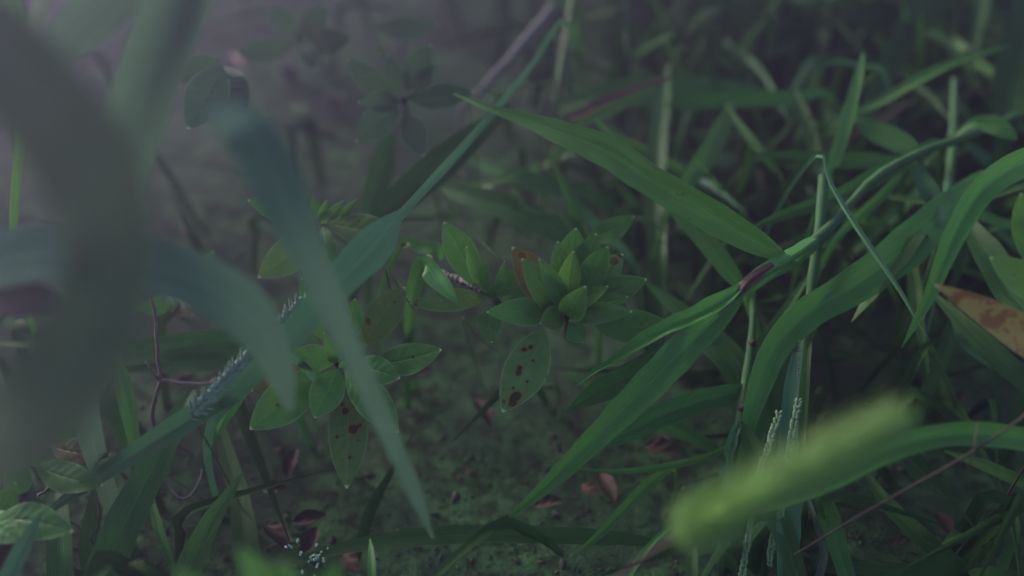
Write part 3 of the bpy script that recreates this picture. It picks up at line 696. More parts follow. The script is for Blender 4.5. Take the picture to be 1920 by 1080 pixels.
# ------------------------------------------------------------------ single blades: right
blade('smooth arching blade entering at the right edge and pointing down to a thin tip', [(2060, 260, .40, 40), (1960, 290, .385, 50), (1890, 318, .375, 52), (1836, 362, .368, 50), (1800, 420, .366, 42), (1772, 480, .366, 34), (1745, 550, .368, 24), (1716, 606, .371, 14), (1690, 653, .374, 1)], 'g', 'start', roll=.15, fold=.15)
blade('broad arching blade curving down behind the arching seed head area on the right', [(1850, 330, .47, 30), (1790, 380, .445, 56), (1725, 440, .43, 74), (1660, 495, .42, 74), (1585, 545, .412, 66), (1510, 590, .405, 60), (1455, 650, .40, 54), (1425, 720, .395, 44), (1405, 790, .392, 30), (1390, 860, .392, 20)], 'g', 'end', roll=.15, fold=.15, n=60)
blade('narrow blue green blade crossing down right to a sharp tip over the dark gap', [(1530, 290, .42, 8), (1556, 340, .412, 22), (1600, 414, .402, 25), (1652, 490, .393, 25), (1692, 550, .387, 20), (1720, 600, .383, 12), (1742, 636, .381, 1)], 'gb', 'start', roll=.2, fold=.3)
stalk('grass_culm', 'straight vertical grass stem crossing the broad arching blade', 'grass stem', [(1545, 330, .43, 20), (1538, 420, .42, 20), (1526, 510, .415, 21), (1512, 620, .408, 21), (1502, 730, .40, 20), (1492, 860, .395, 19), (1485, 980, .395, 18)], 'stem', 'end')
blade('upright blade continuing the vertical stem toward the top', [(1618, 100, .50, 6), (1605, 160, .485, 20), (1583, 240, .47, 26), (1565, 300, .462, 22), (1552, 330, .458, 10)], 'g', 'end', roll=.1)
blade('blade pointing down left from the broad arching blade to a tip over dark soil', [(1730, 440, .43, 20), (1690, 480, .424, 36), (1650, 530, .418, 32), (1620, 570, .415, 20), (1596, 604, .413, 1)], 'g', 'start', roll=.2)
blade('narrow blade crossing left from the long stem to a thin tip', [(1760, 268, .475, 12), (1700, 300, .465, 28), (1640, 330, .455, 36), (1580, 365, .447, 32), (1520, 385, .442, 26), (1450, 410, .44, 16), (1400, 432, .44, 1)], 'gd', 'start', roll=.2, fold=.25)
blade('small blade hanging from the long stem with a ragged tip', [(1710, 292, .46, 6), (1725, 330, .452, 28), (1745, 365, .448, 34), (1752, 385, .447, 20), (1756, 395, .447, 2)], 'gb', 'start', roll=.2, wav=.1)
blade('dim blade running left across the upper right', [(1720, 320, .50, 10), (1640, 302, .49, 30), (1560, 300, .485, 28), (1490, 292, .485, 20), (1415, 288, .49, 2)], 'gd', 'start', roll=.2)
blade('thin slanting blade crossing the dim blade at its left end', [(1360, 195, .52, 4), (1390, 240, .51, 15), (1430, 290, .50, 18), (1450, 315, .50, 12), (1470, 345, .50, 3)], 'g', 'end', roll=.2)
blade('tall soft blade leaning from the top toward the vertical stem', [(1490, 170, .54, 6), (1510, 220, .53, 22), (1530, 290, .515, 24), (1550, 350, .50, 22), (1560, 420, .49, 12)], 'gd', 'end', roll=.2)
blade('long thin blade pointing up right across the upper right corner', [(1560, 230, .53, 10), (1640, 195, .52, 16), (1720, 150, .51, 20), (1800, 112, .505, 14), (1896, 84, .50, 1)], 'g', 'start', roll=.3)
blade('thin curved blade tip arching at the top right', [(1660, 140, .54, 10), (1620, 124, .535, 9), (1570, 116, .535, 7), (1530, 130, .54, 1)], 'gb', 'start', roll=.3)
blade('dim broad blade descending to the long stem from the upper middle', [(1580, 220, .51, 10), (1640, 245, .50, 38), (1700, 275, .49, 36), (1730, 300, .485, 14)], 'gd', 'start', roll=.2)
blade('tall soft blade at the top right leaning left', [(1620, 560, .50, 10), (1500, 300, .57, 10), (1528, 120, .64, 30), (1545, 20, .68, 36), (1560, -80, .72, 30)], 'gd', 'end', roll=.1)
blade('pale soft blade standing left of the tall one at the top right', [(1490, -80, .76, 40), (1498, 40, .70, 34), (1490, 140, .66, 26), (1480, 230, .62, 10)], 'gd', 'end', roll=.2)
blade('wide soft blade leaning right at the top right', [(1790, -60, .70, 60), (1730, 20, .65, 64), (1680, 100, .61, 50), (1640, 180, .58, 36), (1620, 240, .56, 14)], 'ug', 'end', roll=.2)
blade('soft vertical blade near the top right corner', [(1852, -70, .66, 26), (1840, 20, .62, 22), (1826, 90, .60, 14), (1815, 150, .585, 4)], 'gd', 'end', roll=.1)
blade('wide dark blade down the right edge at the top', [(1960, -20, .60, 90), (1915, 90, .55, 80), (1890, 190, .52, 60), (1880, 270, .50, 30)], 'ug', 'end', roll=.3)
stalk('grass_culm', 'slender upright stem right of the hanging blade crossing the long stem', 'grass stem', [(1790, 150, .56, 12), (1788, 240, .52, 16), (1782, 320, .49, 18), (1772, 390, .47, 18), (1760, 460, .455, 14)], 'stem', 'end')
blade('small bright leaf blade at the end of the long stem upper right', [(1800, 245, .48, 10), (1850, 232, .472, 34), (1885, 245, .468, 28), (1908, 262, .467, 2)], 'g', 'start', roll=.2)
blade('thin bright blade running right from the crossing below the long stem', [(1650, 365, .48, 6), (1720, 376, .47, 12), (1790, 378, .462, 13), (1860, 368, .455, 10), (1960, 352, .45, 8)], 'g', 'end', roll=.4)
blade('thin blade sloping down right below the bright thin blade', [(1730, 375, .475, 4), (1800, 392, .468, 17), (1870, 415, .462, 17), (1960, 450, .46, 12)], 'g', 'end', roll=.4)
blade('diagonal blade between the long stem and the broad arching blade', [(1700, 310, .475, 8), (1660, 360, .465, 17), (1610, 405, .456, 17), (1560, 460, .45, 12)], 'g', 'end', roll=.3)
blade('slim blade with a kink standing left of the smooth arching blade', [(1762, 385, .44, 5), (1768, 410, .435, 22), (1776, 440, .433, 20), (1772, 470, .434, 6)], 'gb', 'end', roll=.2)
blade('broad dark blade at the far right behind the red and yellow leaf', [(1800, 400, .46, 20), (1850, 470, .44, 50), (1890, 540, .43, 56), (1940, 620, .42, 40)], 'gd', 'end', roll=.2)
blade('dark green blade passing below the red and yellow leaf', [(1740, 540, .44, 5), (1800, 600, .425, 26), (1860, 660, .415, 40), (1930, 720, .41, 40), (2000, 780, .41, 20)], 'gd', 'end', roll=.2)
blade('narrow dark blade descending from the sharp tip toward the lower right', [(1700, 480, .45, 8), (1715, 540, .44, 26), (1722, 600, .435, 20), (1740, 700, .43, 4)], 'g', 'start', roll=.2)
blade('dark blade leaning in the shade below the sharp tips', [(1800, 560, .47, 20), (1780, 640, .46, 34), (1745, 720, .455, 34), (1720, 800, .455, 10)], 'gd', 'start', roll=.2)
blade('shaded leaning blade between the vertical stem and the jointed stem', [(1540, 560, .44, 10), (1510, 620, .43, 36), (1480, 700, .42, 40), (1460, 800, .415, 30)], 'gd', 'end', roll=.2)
blade('long arching blade sweeping from the right edge under the fuzzy seed head', [(2020, 850, .36, 40), (1920, 824, .350, 44), (1840, 814, .344, 45), (1770, 816, .341, 44), (1690, 836, .339, 42), (1620, 868, .339, 40), (1550, 903, .341, 38), (1490, 928, .345, 34), (1430, 950, .352, 22), (1395, 960, .36, 6)], 'g', 'start', roll=.1, fold=.2, n=60)
blade('blue green vertical blade behind the fuzzy seed head', [(1492, 660, .40, 14), (1482, 740, .392, 28), (1478, 820, .386, 36), (1476, 900, .38, 46), (1478, 980, .378, 44), (1476, 1060, .38, 38), (1476, 1140, .385, 30)], 'gb', 'end', roll=.1, fold=.15)
blade('narrow upright blade right of the seed spikes', [(1520, 600, .41, 8), (1512, 680, .40, 16), (1506, 760, .394, 18), (1498, 850, .39, 20), (1495, 950, .39, 18)], 'g', 'end', roll=.2)
blade('dark blade leaning left of the beaded spikes', [(1470, 660, .43, 10), (1450, 740, .42, 40), (1430, 830, .41, 46), (1420, 900, .41, 30)], 'gd', 'end', roll=.2)
blade('straight blade descending right of the fuzzy seed head stem', [(1530, 900, .40, 20), (1552, 960, .395, 36), (1575, 1040, .39, 34), (1600, 1120, .39, 26)], 'g', 'end', roll=.2)
blade('long shaded blade running diagonally to the lower right corner', [(1620, 880, .425, 8), (1660, 940, .415, 26), (1720, 1000, .405, 34), (1790, 1060, .40, 36), (1850, 1120, .395, 30)], 'gd', 'end', roll=.2)
blade('shaded blade crossing under the arching blade at the lower right', [(1680, 860, .435, 8), (1720, 890, .43, 20), (1760, 928, .425, 3)], 'gd', 'start', roll=.2)
blade('dark blade running to the right edge below the arching blade', [(1770, 845, .425, 4), (1840, 870, .418, 20), (1920, 905, .41, 24), (2000, 940, .405, 20)], 'g', 'end', roll=.2)
blade('short leaf blade lying near the lower right soil', [(1765, 1020, .40, 2), (1800, 1000, .40, 22), (1850, 978, .402, 2)], 'g', None, roll=.1)
blade('thin stalk blade at the lower right beneath the seed head stem', [(1530, 1100, .38, 14), (1545, 1040, .385, 14), (1530, 980, .39, 10), (1515, 930, .40, 4)], 'gy', 'start', roll=.2)
blade('dark broad blade along the bottom edge at the right', [(1560, 1060, .398, 10), (1650, 1068, .395, 30), (1750, 1085, .39, 34), (1900, 1120, .385, 20)], 'gd', 'end', roll=.1)
blade('narrow blade rising at the bottom edge right of centre', [(1150, 1120, .38, 16), (1190, 1060, .385, 15), (1230, 1010, .392, 10), (1280, 970, .40, 4)], 'g', 'start', roll=.2)
blade('dark narrow blade at the bottom edge under the beaded spikes', [(1300, 1000, .395, 5), (1340, 1030, .39, 18), (1400, 1080, .385, 24), (1440, 1130, .385, 10)], 'gd', 'end', roll=.2)
blade('vertical dark blade left of the beaded spikes at the bottom edge', [(1300, 1140, .38, 24), (1298, 1060, .385, 22), (1300, 990, .395, 14)], 'gd', 'start', roll=.2)
blade('curved pale rimmed blade at the bottom right', [(1900, 940, .42, 4), (1905, 1000, .41, 14), (1880, 1060, .40, 20), (1876, 1130, .39, 16)], 'gd', 'end', roll=.3)

# ------------------------------------------------------------------ fuzzy seed head
fh = [(1180, 1060, .290, 8), (1240, 1028, .272, 9), (1290, 998, .262, 12)]
sb = P(1120, 1200, .33)
ft = empty('foxtail_grass', Vector((sb.x, sb.y, -0.01)), 'large fuzzy bright green foxtail seed head blurred in the lower right foreground', 'foxtail grass')
axis = [(1285, 1000, .262), (1345, 966, .236), (1430, 920, .221), (1530, 868, .217), (1620, 822, .215), (1712, 776, .215)]
axp = [Vector(s_[:3]) for s_ in catmull([tuple(P(*a)) + (0,) for a in axis], 60)]
wpx = 27 * .22 / F
mb = MB(); mb.tube(axp, [wpx * (0.30 + 0.70 * math.sin(math.pi * min(1, (i + 3) / 62) ** 0.62) ** 0.6) if i < 59 else wpx * .3 for i in range(60)], 12); mb.build('spike', M['fox'], ft)
rf = random.Random(5); mb = MB(); mc = MB()
for i in range(2600):
    t = rf.random(); q_ = t * 57; i0 = int(q_)
    c = axp[i0]; ax = (axp[i0 + 1] - axp[i0]).normalized()
    a = ax.orthogonal().normalized(); b = ax.cross(a); th = rf.uniform(0, 6.283)
    out = a * math.cos(th) + b * math.sin(th)
    env = 0.2 + 0.8 * math.sin(math.pi * min(1, t * .93 + .06) ** .62) ** .6
    p0 = c + out * wpx * env * .8
    if i < 420: mc.blob(c + out * wpx * env * .95, (ax * 1.3 + out * .5), .0022, .0007, 6, 4)
    L = rf.uniform(.005, .011) * (0.6 + .5 * env); dr = (ax * rf.uniform(.5, 1.1) + out * rf.uniform(.6, 1.1)).normalized()
    p1 = p0 + dr * L; sw_ = dr.cross(out).normalized() * .00016; s2_ = sw_.cross(dr).normalized() * .00016
    k0 = len(mb.v); mb.v += [p0 + sw_, p0 - sw_, p0 + s2_, p1]; mb.uv += [(0, 0)] * 4; mb.sp += [0.0] * 4
    mb.f += [(k0, k0 + 1, k0 + 3), (k0 + 1, k0 + 2, k0 + 3), (k0 + 2, k0, k0 + 3)]; mb.mi += [0] * 3
bo = mb.build('bristles', M['bris'], ft); bo['kind'] = 'stuff'
mc.build('spikelets', M['fox'], ft)['kind'] = 'stuff'
stalk('stem', None, None, [(1120, 1140, .31, 9), (1180, 1068, .29, 10), (1230, 1030, .275, 11), (1275, 1004, .265, 13)], 'wire', 'start', parent=ft)

# ------------------------------------------------------------------ beaded seed spikes
def spike(label, spec, mat='bead', n=26, r=.00085, root='end', fuzzy=False, group='seed spikes'):
    raw = tubepts(spec); sm = [Vector(s_[:3]) for s_ in catmull(raw, n)]
    base = sm[-1] if root == 'end' else sm[0]
    e_ = empty('beaded_grass', Vector((base.x, base.y, -.01)), label, 'beaded grass', group)
    mb = MB(); g = Vector((base.x + .004, base.y + .01, -.01))
    full = catmull([tuple(v) + (0,) for v in (sm[::4] + [sm[-1], (sm[-1] + g) / 2 + Vector((0, 0, .004)), g] if root == 'end' else [g, (sm[0] + g) / 2, sm[0]] + sm[4::4])], 40)
    mb.tube([Vector(s_[:3]) for s_ in full], .0003, 6); mb.build('stalk', M['stem'], e_)
    mb = MB(); rn = random.Random(hash_(label))
    for i, p in enumerate(sm[:-1]):
        ax = (sm[i] - sm[i + 1]).normalized(); tc = (CP - p).normalized(); sd_ = ax.cross(tc).normalized()
        for side in (-1, 1):
            off = sd_ * side * r * rn.uniform(.4, 1.1) + tc * r * .4
            L = r * rn.uniform(2.2, 3.2)
            mb.blob(p + off + ax * rn.uniform(-1, 1) * r * .5, ax + sd_ * side * .5 + tc * .2, L, r * rn.uniform(.6, .9), 7, 5)
            if fuzzy:
                for _ in range(1): mb.blob(p + off * 2.2 + ax * rn.uniform(-1, 1) * r * 2, sd_ * side + ax * .8 + tc * rn.uniform(-.4, .8), L * 1.2, r * .3, 5, 3)
    mb.build('spikelets', M[mat], e_)['kind'] = 'stuff'
    return e_
spike('upper left beaded seed spike above the fuzzy seed head', [(1461, 774, .385, 5), (1450, 806, .383, 5), (1440, 840, .381, 5), (1430, 866, .380, 5), (1420, 900, .38, 5)], n=26)
spike('long beaded seed spike against the narrow upright blade above the fuzzy seed head', [(1498, 750, .384, 5), (1490, 785, .382, 5), (1484, 820, .380, 5), (1477, 858, .379, 5), (1468, 935, .376, 5), (1463, 972, .376, 5)], n=44)
spike('beaded seed spike hanging to the bottom edge left of the dark blade', [(1414, 955, .378, 5), (1408, 985, .377, 5), (1402, 1015, .376, 5), (1396, 1050, .376, 5), (1390, 1090, .376, 5)], n=34)
spike('short beaded seed spike beside the dark pointed blade near the bottom edge', [(1452, 990, .388, 5), (1447, 1020, .387, 5), (1443, 1045, .386, 5), (1445, 1064, .386, 5)], n=18)
spike('greyish beaded spike next to the short one near the bottom', [(1462, 975, .39, 5), (1459, 1010, .39, 5), (1454, 1040, .39, 5)], n=14, mat='beadd')
spike('fine beaded spike along the upright blade edge above the long one', [(1500, 640, .40, 5), (1498, 690, .396, 5), (1494, 740, .393, 5), (1488, 775, .39, 5)], n=26, mat='beadd', r=.0005)
spike('fuzzy grey green seed spike under the blurred crossing at the left', [(575, 562, .375, 6), (540, 594, .372, 6), (500, 636, .37, 8), (460, 676, .365, 8), (420, 714, .362, 8), (385, 750, .362, 8), (360, 775, .365, 6)], n=52, mat='beadd', r=.0015, fuzzy=True, group=None)

# ------------------------------------------------------------------ twigs, stalks, wires
stalk('dry_twig', 'thin pinkish grey dry twig standing upright at the left below the blurred arch', 'twig', [(284, 552, .385, 5), (290, 590, .388, 6), (294, 640, .392, 6.5), (297, 680, .398, 7), (300, 712, .405, 8), (290, 800, .44, 7)], 'twig', 'end', wob=.0002)
stalk('dry_twig', 'short side twig meeting the upright dry twig', 'twig', [(274, 678, .40, 4), (284, 694, .40, 5), (298, 712, .404, 6)], 'twig', None, wob=.0002)
stalk('dry_twig', 'horizontal dry twig running right from the foot of the upright twig', 'twig', [(300, 712, .404, 7), (340, 718, .41, 7), (385, 720, .415, 6), (440, 716, .43, 5)], 'twig', 'end', wob=.0002)
stalk('tendril', 'pale u shaped curled tendril on the soil at the lower left', 'tendril', [(306, 888, .42, 3), (318, 912, .415, 4), (334, 932, .412, 5), (352, 933, .412, 5), (368, 915, .413, 5), (376, 896, .414, 4), (379, 880, .416, 3)], 'straw', 'start')
stalk('dry_twig', 'broken dry twig slanting on the left above the yellowing leaf', 'twig', [(215, 700, .43, 4), (190, 745, .425, 5), (165, 785, .422, 6), (148, 825, .42, 4)], 'wire', 'end', wob=.0005)
stalk('dry_twig', 'thin pale twig between the lower left leaves', 'twig', [(103, 895, .40, 3), (90, 918, .397, 7), (78, 940, .395, 3)], 'straw', 'end', wob=.0005)
stalk('dry_twig', 'thin reddish twig dangling at the lower left above the bottom edge', 'twig', [(178, 925, .395, 2), (186, 955, .393, 5), (182, 990, .39, 4), (176, 1022, .39, 3)], 'wire', 'end', wob=.0004)
stalk('thin_stalk', 'thin brown stalk crossing the lower right corner diagonally', 'grass stalk', [(1490, 1040, .365, 4), (1590, 980, .355, 5), (1700, 917, .348, 5), (1810, 855, .342, 5), (1900, 795, .34, 5), (2000, 735, .345, 5)], 'wire', 'end')
stalk('thin_stalk', 'fine bent stalk hanging from the arching blade at the lower right', 'grass stalk', [(1832, 795, .337, 3), (1828, 830, .334, 3), (1824, 858, .335, 3), (1812, 874, .34, 2)], 'wire', None)
stalk('white_stick', 'whitish dead stick slanting down from the top edge left of centre', 'stick', [(1040, 10, .60, 17), (1000, 60, .59, 21), (950, 118, .58, 19), (900, 172, .575, 12), (860, 225, .58, 8)], 'bark', 'end', wob=.0006)
stalk('thin_stalk', 'thin wiry stem arching above the long blade at upper centre', 'grass stalk', [(880, 190, .49, 3), (930, 178, .49, 4), (985, 162, .49, 4), (1040, 152, .50, 3)], 'stem', 'start')
stalk('thin_stalk', 'wiry tendril with a curled tip at the upper centre', 'grass stalk', [(1040, 140, .51, 3), (1070, 158, .505, 3), (1095, 176, .50, 4), (1112, 180, .50, 4)], 'stem', 'start')
stalk('thin_stalk', 'small drooping wiry tip below the arching stem at upper centre', 'grass stalk', [(1026, 160, .50, 3), (1018, 185, .50, 3), (1010, 215, .50, 3)], 'stem', None)
stalk('thin_stalk', 'thin curved filament hanging near the top edge right of centre', 'grass stalk', [(1172, 20, .60, 3), (1172, 60, .59, 3.5), (1177, 95, .58, 3.5), (1184, 120, .58, 3)], 'stem', 'start')
stalk('thin_stalk', 'long thin stalk crossing behind the pointed blade near the centre', 'grass stalk', [(820, 340, .50, 3), (900, 344, .49, 3.5), (1000, 347, .485, 4), (1080, 346, .48, 4), (1170, 338, .478, 4), (1280, 336, .48, 3.5)], 'stem', 'start')
stalk('thin_stalk', 'curving thin stem behind the small rosette', 'grass stalk', [(960, 368, .50, 3), (985, 390, .49, 3.5), (1020, 400, .485, 3.5), (1075, 394, .485, 3)], 'stem', 'start')
stalk('thin_stalk', 'slender stem slanting down right into the small rosette', 'grass stalk', [(812, 350, .48, 3), (850, 395, .465, 3.5), (885, 435, .455, 4), (920, 470, .445, 4), (945, 488, .44, 3)], 'stem', 'start')
stalk('thin_stalk', 'short thin stem crossing the tip of the leaf with the orange spot', 'grass stalk', [(725, 515, .41, 3), (752, 548, .405, 4), (772, 574, .402, 4), (782, 588, .401, 3)], 'stem', 'start')
stalk('thin_stalk', 'thin stem to the right of the slender white tipped blade', 'grass stalk', [(1190, 420, .48, 3), (1240, 430, .475, 3), (1290, 440, .47, 2.5)], 'stem', 'start')
stalk('thin_stalk', 'thin stem hanging below the small rosette', 'grass stalk', [(868, 600, .45, 3), (895, 632, .448, 3.5), (940, 664, .45, 2)], 'stem', 'start')
stalk('thin_stalk', 'hooked green stem over the soil right of the long spotted leaf', 'grass stalk', [(990, 735, .47, 4), (1020, 722, .465, 5), (1045, 728, .465, 6), (1048, 760, .475, 5), (1050, 790, .48, 4)], 'stem', 'end')
stalk('brown_stalk', 'dry orange brown stalk behind the diagonal blade at upper right', 'dry stalk', [(1425, 320, .56, 8), (1430, 350, .55, 11), (1442, 378, .545, 11), (1452, 400, .545, 7)], 'dead', 'end')
blade('flat orange brown dry leaf strip in the upper right grass', [(1622, 232, .52, 8), (1650, 222, .515, 18), (1680, 205, .512, 17), (1715, 184, .512, 6)], 'dry', 'start', roll=.1, name='dry_leaf_strip', cat='dry leaf')
blade('faded brown dry leaf behind the upright blade at upper right', [(1560, 262, .53, 6), (1585, 252, .528, 18), (1612, 246, .528, 4)], 'dry', 'start', roll=.1, name='dry_leaf_strip', cat='dry leaf')
blade('pinkish dry strip lying behind the slender stem at upper right', [(1800, 178, .55, 3), (1840, 172, .548, 9), (1880, 172, .548, 3)], 'dry', 'start', roll=.1, name='dry_leaf_strip', cat='dry leaf')

# tiny white flower cluster
p0 = P(590, 1040, .392)
fl = empty('white_flower_cluster', Vector((p0.x, p0.y + .01, -.008)), 'tiny cluster of white flower buds above the bottom edge left of centre', 'flower')
rf = random.Random(11); mb = MB(); ms = MB()
for i in range(30):
    if i < 22: px, py = 595 + rf.gauss(0, 9), 1046 + rf.gauss(0, 10)
    else: px, py = rf.choice([(540, 1026), (556, 1020), (572, 1062), (535, 1030), (560, 1034)]); px += rf.gauss(0, 3); py += rf.gauss(0, 3)
    c = P(px, py, .388 + rf.uniform(-.004, .004))
    mb.blob(c, Vector((rf.uniform(-1, 1), rf.uniform(-1, 1), 1)), rf.uniform(.0012, .0026), rf.uniform(.0004, .0008), 7, 5)
    ms.tube([Vector((p0.x, p0.y + .01, -.008)), (c + Vector((p0.x, p0.y, .012))) / 2, c], .00012, 5)
mb.build('buds', M['petal'], fl)['kind'] = 'stuff'; ms.build('flower_stalks', M['stem'], fl)['kind'] = 'stuff'
# pale dried husk at bottom left
blade('pale straw coloured husk lying near the bottom edge at the lower left', [(243, 1062, .395, 2), (256, 1054, .393, 10), (268, 1048, .392, 9), (277, 1042, .392, 1)], 'straw', None, roll=.3, fold=.5, wav=.2, name='dry_husk', cat='husk')
for (px, py, lab) in ((540, 132, 'small pale grey lichen flake near the faint rosette at upper left'), (628, 192, 'pale grey lichen clump left of the dim rosette'), (750, 60, 'upright grey lichen covered stub at the top left of centre')):
    c = G(px, py, .006) if px != 750 else G(px, py, .02); mb = MB(); rn = random.Random(px)
    for i in range(26):
        mb.blob(c + Vector((rn.gauss(0, .0035), rn.gauss(0, .003), rn.gauss(0, .0035 if px != 750 else .008))), Vector((rn.uniform(-1, 1), rn.uniform(-1, 1), rn.uniform(-1, 1))), .006, .0016, 6, 4)
    mb.tube([c + Vector((0, 0, -.002)), Vector((c.x + .002, c.y, -.01))], .0018, 6)
    tag(mb.build('lichen_clump', M['bark'], origin=Vector((c.x, c.y, 0))), lab, 'lichen')

# ------------------------------------------------------------------ dead leaves on the soil
def dleaf(px, py, ang, L, w, lab, mat='dead', d=None):
    a = R(ang); dx, dy = math.cos(a) * L / 2, -math.sin(a) * L / 2
    g0, g1 = G(px - dx, py - dy, .004), G(px + dx, py + dy, .006)
    B, T = g0, g1; t = (T - B); Ln = t.length; t.normalize()
    s_ = t.cross(Vector((0, 0, 1))).normalized(); rn = random.Random(int(px * 7 + py)); rl = rn.uniform(-.5, .5)
    s_ = s_ * math.cos(rl) + Vector((0, 0, 1)) * math.sin(rl); nn = s_.cross(t)
    dd = ((B + T) / 2 - CP).dot(fw); wm = w * dd / F * 1.25; mb = MB(); rows, uvs = [], []
    for i in range(25):
        v = i / 24; h_ = wm / 2 * max(.04, math.sin(math.pi * v ** .9) ** .8)
        c = B + t * Ln * v + nn * (Ln * .07 * math.sin(math.pi * v) * rn.choice([1, 1]))
        rows.append([c + s_ * (q_ / 5 - 1) * h_ + nn * (h_ * .5 * abs(q_ / 5 - 1) ** 1.6 + .06 * h_ * math.sin(v * 17 + q_)) for q_ in range(11)]); uvs.append([(q_ / 10, v) for q_ in range(11)])
    mb.grid(rows, uvs); tag(mb.build('dead_leaf', M[mat], origin=B), lab, 'dead leaf', 'dead leaves on the soil')
dleaf(1030, 945, 12, 56, 24, 'red brown dead leaf right of the tip of the broad diagonal blade')
dleaf(1140, 915, -62, 62, 26, 'upright orange brown dead leaf below the thin curved blade')
dleaf(1108, 918, -30, 40, 22, 'small dark dead leaf touching the upright orange brown one')
dleaf(1240, 846, -12, 66, 34, 'wide orange brown dead leaf under the dark blade left of the jointed stem')
dleaf(905, 775, -60, 60, 24, 'dark reddish dead leaf left of the long spotted leaf')
dleaf(515, 915, 5, 48, 18, 'red dead leaf on the soil below the wide open rosette')
dleaf(580, 972, 14, 66, 22, 'slanting red dead leaf above the white buds')
dleaf(520, 1008, -50, 60, 34, 'dark red dead leaf left of the white buds')
dleaf(582, 1012, 60, 56, 26, 'red brown dead leaf just above the white buds')
dleaf(660, 1055, -60, 50, 28, 'dark red dead leaf near the short vertical blade at the bottom edge')
dleaf(780, 705, 25, 70, 22, 'dull red dead leaf behind the right hand leaves of the wide open rosette')
dleaf(548, 868, 70, 60, 24, 'dark red dead leaf in shade under the wide open rosette')
dleaf(1320, 715, 30, 60, 28, 'orange brown dead leaf in shade below the red brown sheath')
dleaf(1790, 755, 45, 56, 20, 'rust coloured dead leaf above the arching blade at right')
dleaf(1695, 1018, 5, 50, 18, 'brown dead leaf near the short leaf blade at lower right')
dleaf(1770, 985, -60, 52, 24, 'dark rust dead leaf above the short leaf blade at lower right')
dleaf(1555, 590, 30, 50, 22, 'orange brown dead leaf in the dark gap right of the vertical stem')
dleaf(1480, 525, 0, 60, 20, 'dark red dead leaf behind the red brown sheath')
dleaf(1370, 700, 60, 44, 20, 'rusty dead leaf behind the jointed stem')
dleaf(440, 120, -60, 44, 20, 'small orange dead leaf in the haze below the faint rosette')
dleaf(352, 440, -50, 34, 18, 'faint brown dead leaf in the haze left of the folded blade')
dleaf(1470, 140, 30, 60, 26, 'blurred brown dead leaf in the upper right undergrowth')
dleaf(1755, 50, 60, 50, 30, 'blurred rust dead leaf near the top edge at right')
dleaf(1240, 55, -70, 80, 40, 'blurred dark red dead leaf near the top edge right of centre')
dleaf(600, 600, 10, 50, 20, 'brown dead leaf hidden behind the wide open rosette')
dleaf(1480, 430, 50, 60, 20, 'dull orange dead leaf behind the bright crossing blade')

rn = random.Random(77)
FINE = [(1330, 60, 1480, 230), (1420, -20, 1340, 190), (1600, 40, 1480, 180), (1660, 120, 1800, 250), (1740, 60, 1900, 160), (1500, 90, 1640, 20), (1380, 330, 1500, 210), (1600, 470, 1740, 330), (1840, 120, 1700, 230), (1300, 120, 1400, 300), (1880, 200, 1780, 60), (1150, 120, 1290, 60), (1290, 330, 1400, 400), (1640, 430, 1520, 360), (1920, 480, 1800, 330), (1450, 470, 1600, 400), (1180, 480, 1060, 350), (980, 330, 1110, 270), (860, 360, 1000, 310), (1680, 560, 1620, 440), (1860, 690, 1780, 560), (1400, 120, 1560, 60), (1760, 180, 1640, 60), (1900, 330, 1790, 250)]
for (xa, ya, xb, yb) in FINE:
    da, db = gd(xa, ya) * rn.uniform(.86, .93), gd(xb, yb) * rn.uniform(.76, .86)
    w_ = rn.uniform(9, 22); mx, my = (xa + xb) / 2 + rn.uniform(-22, 22), (ya + yb) / 2 + rn.uniform(-22, 12)
    blade('slender dim grass blade crossing the soft background grass', [(xa, ya, da, w_ * .7), (mx, my, (da + db) / 2 * .98, w_), (xb, yb, db, 1)], rn.choice(['g', 'gd', 'g', 'gb']), 'start', roll=.2, group='slender background grass blades', n=24)

rn = random.Random(101)
for i in range(120):
    xa, ya = rn.uniform(1080, 1980), rn.uniform(-60, 640) * rn.uniform(.6, 1)
    if ya > 480 and xa < 1500: xa += 400
    an = rn.choice([rn.gauss(R(35), R(14)), rn.gauss(R(120), R(16)), rn.gauss(R(80), R(14)), rn.gauss(R(150), R(14))]); L = rn.uniform(110, 260)
    xb, yb = xa + math.cos(an) * L, ya - math.sin(an) * L * .9
    da, db = gd(xa, ya) * .97, gd(xa, ya) * rn.uniform(.80, .92)
    w_ = rn.uniform(6, 17); k_ = rn.uniform(-14, 14)
    blade('thin straight dark green blade criss-crossing others in the upper right grass', [(xa, ya, da, w_ * .8), ((xa + xb) / 2 + k_, (ya + yb) / 2 - abs(k_), (da + db) / 2, w_), (xb, yb, db, 1)], rn.choice(['g', 'gd', 'gd']), 'start', roll=.2, group='thin straight blades in the upper right grass', n=20)

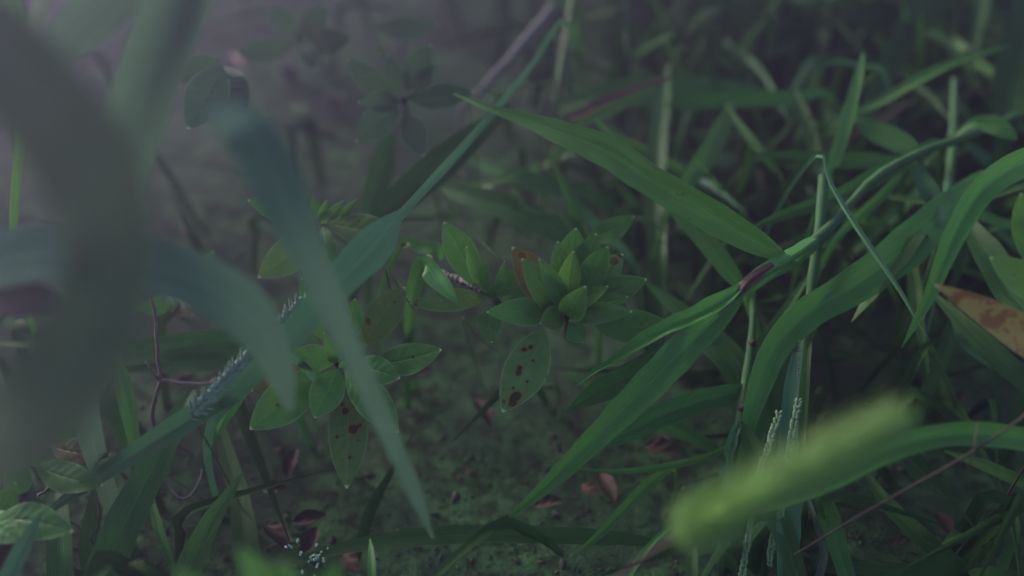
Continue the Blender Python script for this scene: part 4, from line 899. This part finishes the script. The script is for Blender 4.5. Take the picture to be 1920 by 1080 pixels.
# ------------------------------------------------------------------ undergrowth: uncountable blurred grass behind
mb = MB(); rn = random.Random(21)
def under(px, py, hmax, wpx_, L, lean, mi=0):
    g = G(px, py); g.z = -.004
    th = rn.uniform(0, 6.283); h = Vector((math.cos(th), math.sin(th), 0))
    top = g + h * L * lean + Vector((0, 0, hmax)); tip = g + h * L * (lean + .7) + Vector((0, 0, hmax * rn.uniform(.3, .95)))
    w = wpx_ * .001
    ribbon(mb, [(g, w * .6), (g.lerp(top, .5) + Vector((0, 0, hmax * .2)), w), (top, w * .9), (tip, .0001)], rn.uniform(-.8, .8), .2, 16, 5, seed=rn.random())
cnt = 0
while cnt < 900:
    px = rn.uniform(-250, 2250); py = rn.uniform(-260, 1150)
    # dense top right and top, bare soil in the middle bottom
    dens = 0.15
    if py < 420: dens = 0.3
    if py < 420 and px < 900: dens = 0.1
    if px > 1150 and py < 560: dens = 1.6
    if px > 1380: dens = max(dens, .5)
    if px > 1500 and py > 640: dens = .22
    if px < 420 and py > 500: dens = .1
    if 430 < px < 1300 and py > 560: dens = .03
    if rn.random() * 1.6 > dens: continue
    cnt += 1
    under(px, py, rn.uniform(.02, .085) * (1.2 if py < 300 else .8), rn.uniform(3, 8.5), rn.uniform(.04, .11), rn.uniform(.1, .5))
for i in range(420):
    # unseen grass added beyond the frame top to keep low sun off the ground
    x = rn.uniform(-1.5, .5); y = rn.uniform(.98, 1.9); g = Vector((x, y, -.006)); th = rn.uniform(0, 6.283); h = Vector((math.cos(th), abs(math.sin(th)), 0)); L = rn.uniform(.05, .12); hm = rn.uniform(.08, .17); w = rn.uniform(.005, .011)
    ribbon(mb, [(g, w * .6), (g + h * L * .2 + Vector((0, 0, hm * .6)), w), (g + h * L * .6 + Vector((0, 0, hm)), w * .8), (g + h * L * 1.3 + Vector((0, 0, hm * .7)), .0001)], rn.uniform(-.8, .8), .2, 12, 5, seed=rn.random())
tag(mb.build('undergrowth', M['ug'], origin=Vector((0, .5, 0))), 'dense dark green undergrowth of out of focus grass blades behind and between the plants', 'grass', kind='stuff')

# ------------------------------------------------------------------ haze, added as a stand-in for violet lens glare
def haze():
    k = N('haze'); v = k.n('ShaderNodeVolumePrincipled', {'Color': (0.64, 0.53, 1.0, 1), 'Density': HAZE_D, 'Anisotropy': 0.87})
    k.t.links.new(v.outputs[0], k.out.inputs[1])
    bpy_me = bpy.data.meshes.new('haze'); a, z0, z1 = 13.0, -1.1, 0.47
    vs = [(x, y, z) for z in (z0, z1) for x, y in ((-a, -a), (a, -a), (a, a), (-a, a))]
    bpy_me.from_pydata(vs, [], [(3, 2, 1, 0), (4, 5, 6, 7), (0, 1, 5, 4), (1, 2, 6, 5), (2, 3, 7, 6), (3, 0, 4, 7)])
    bpy_me.materials.append(k.m)
    o = bpy.data.objects.new('haze', bpy_me); COL.objects.link(o); o['kind'] = 'stuff'; o['label'] = 'thin violet haze added over the plants to stand in for lens glare'
haze()
print('TOP', max((o.matrix_world @ Vector(c)).z for o in S.objects if o.type == 'MESH' and o.name != 'haze' for c in o.bound_box))
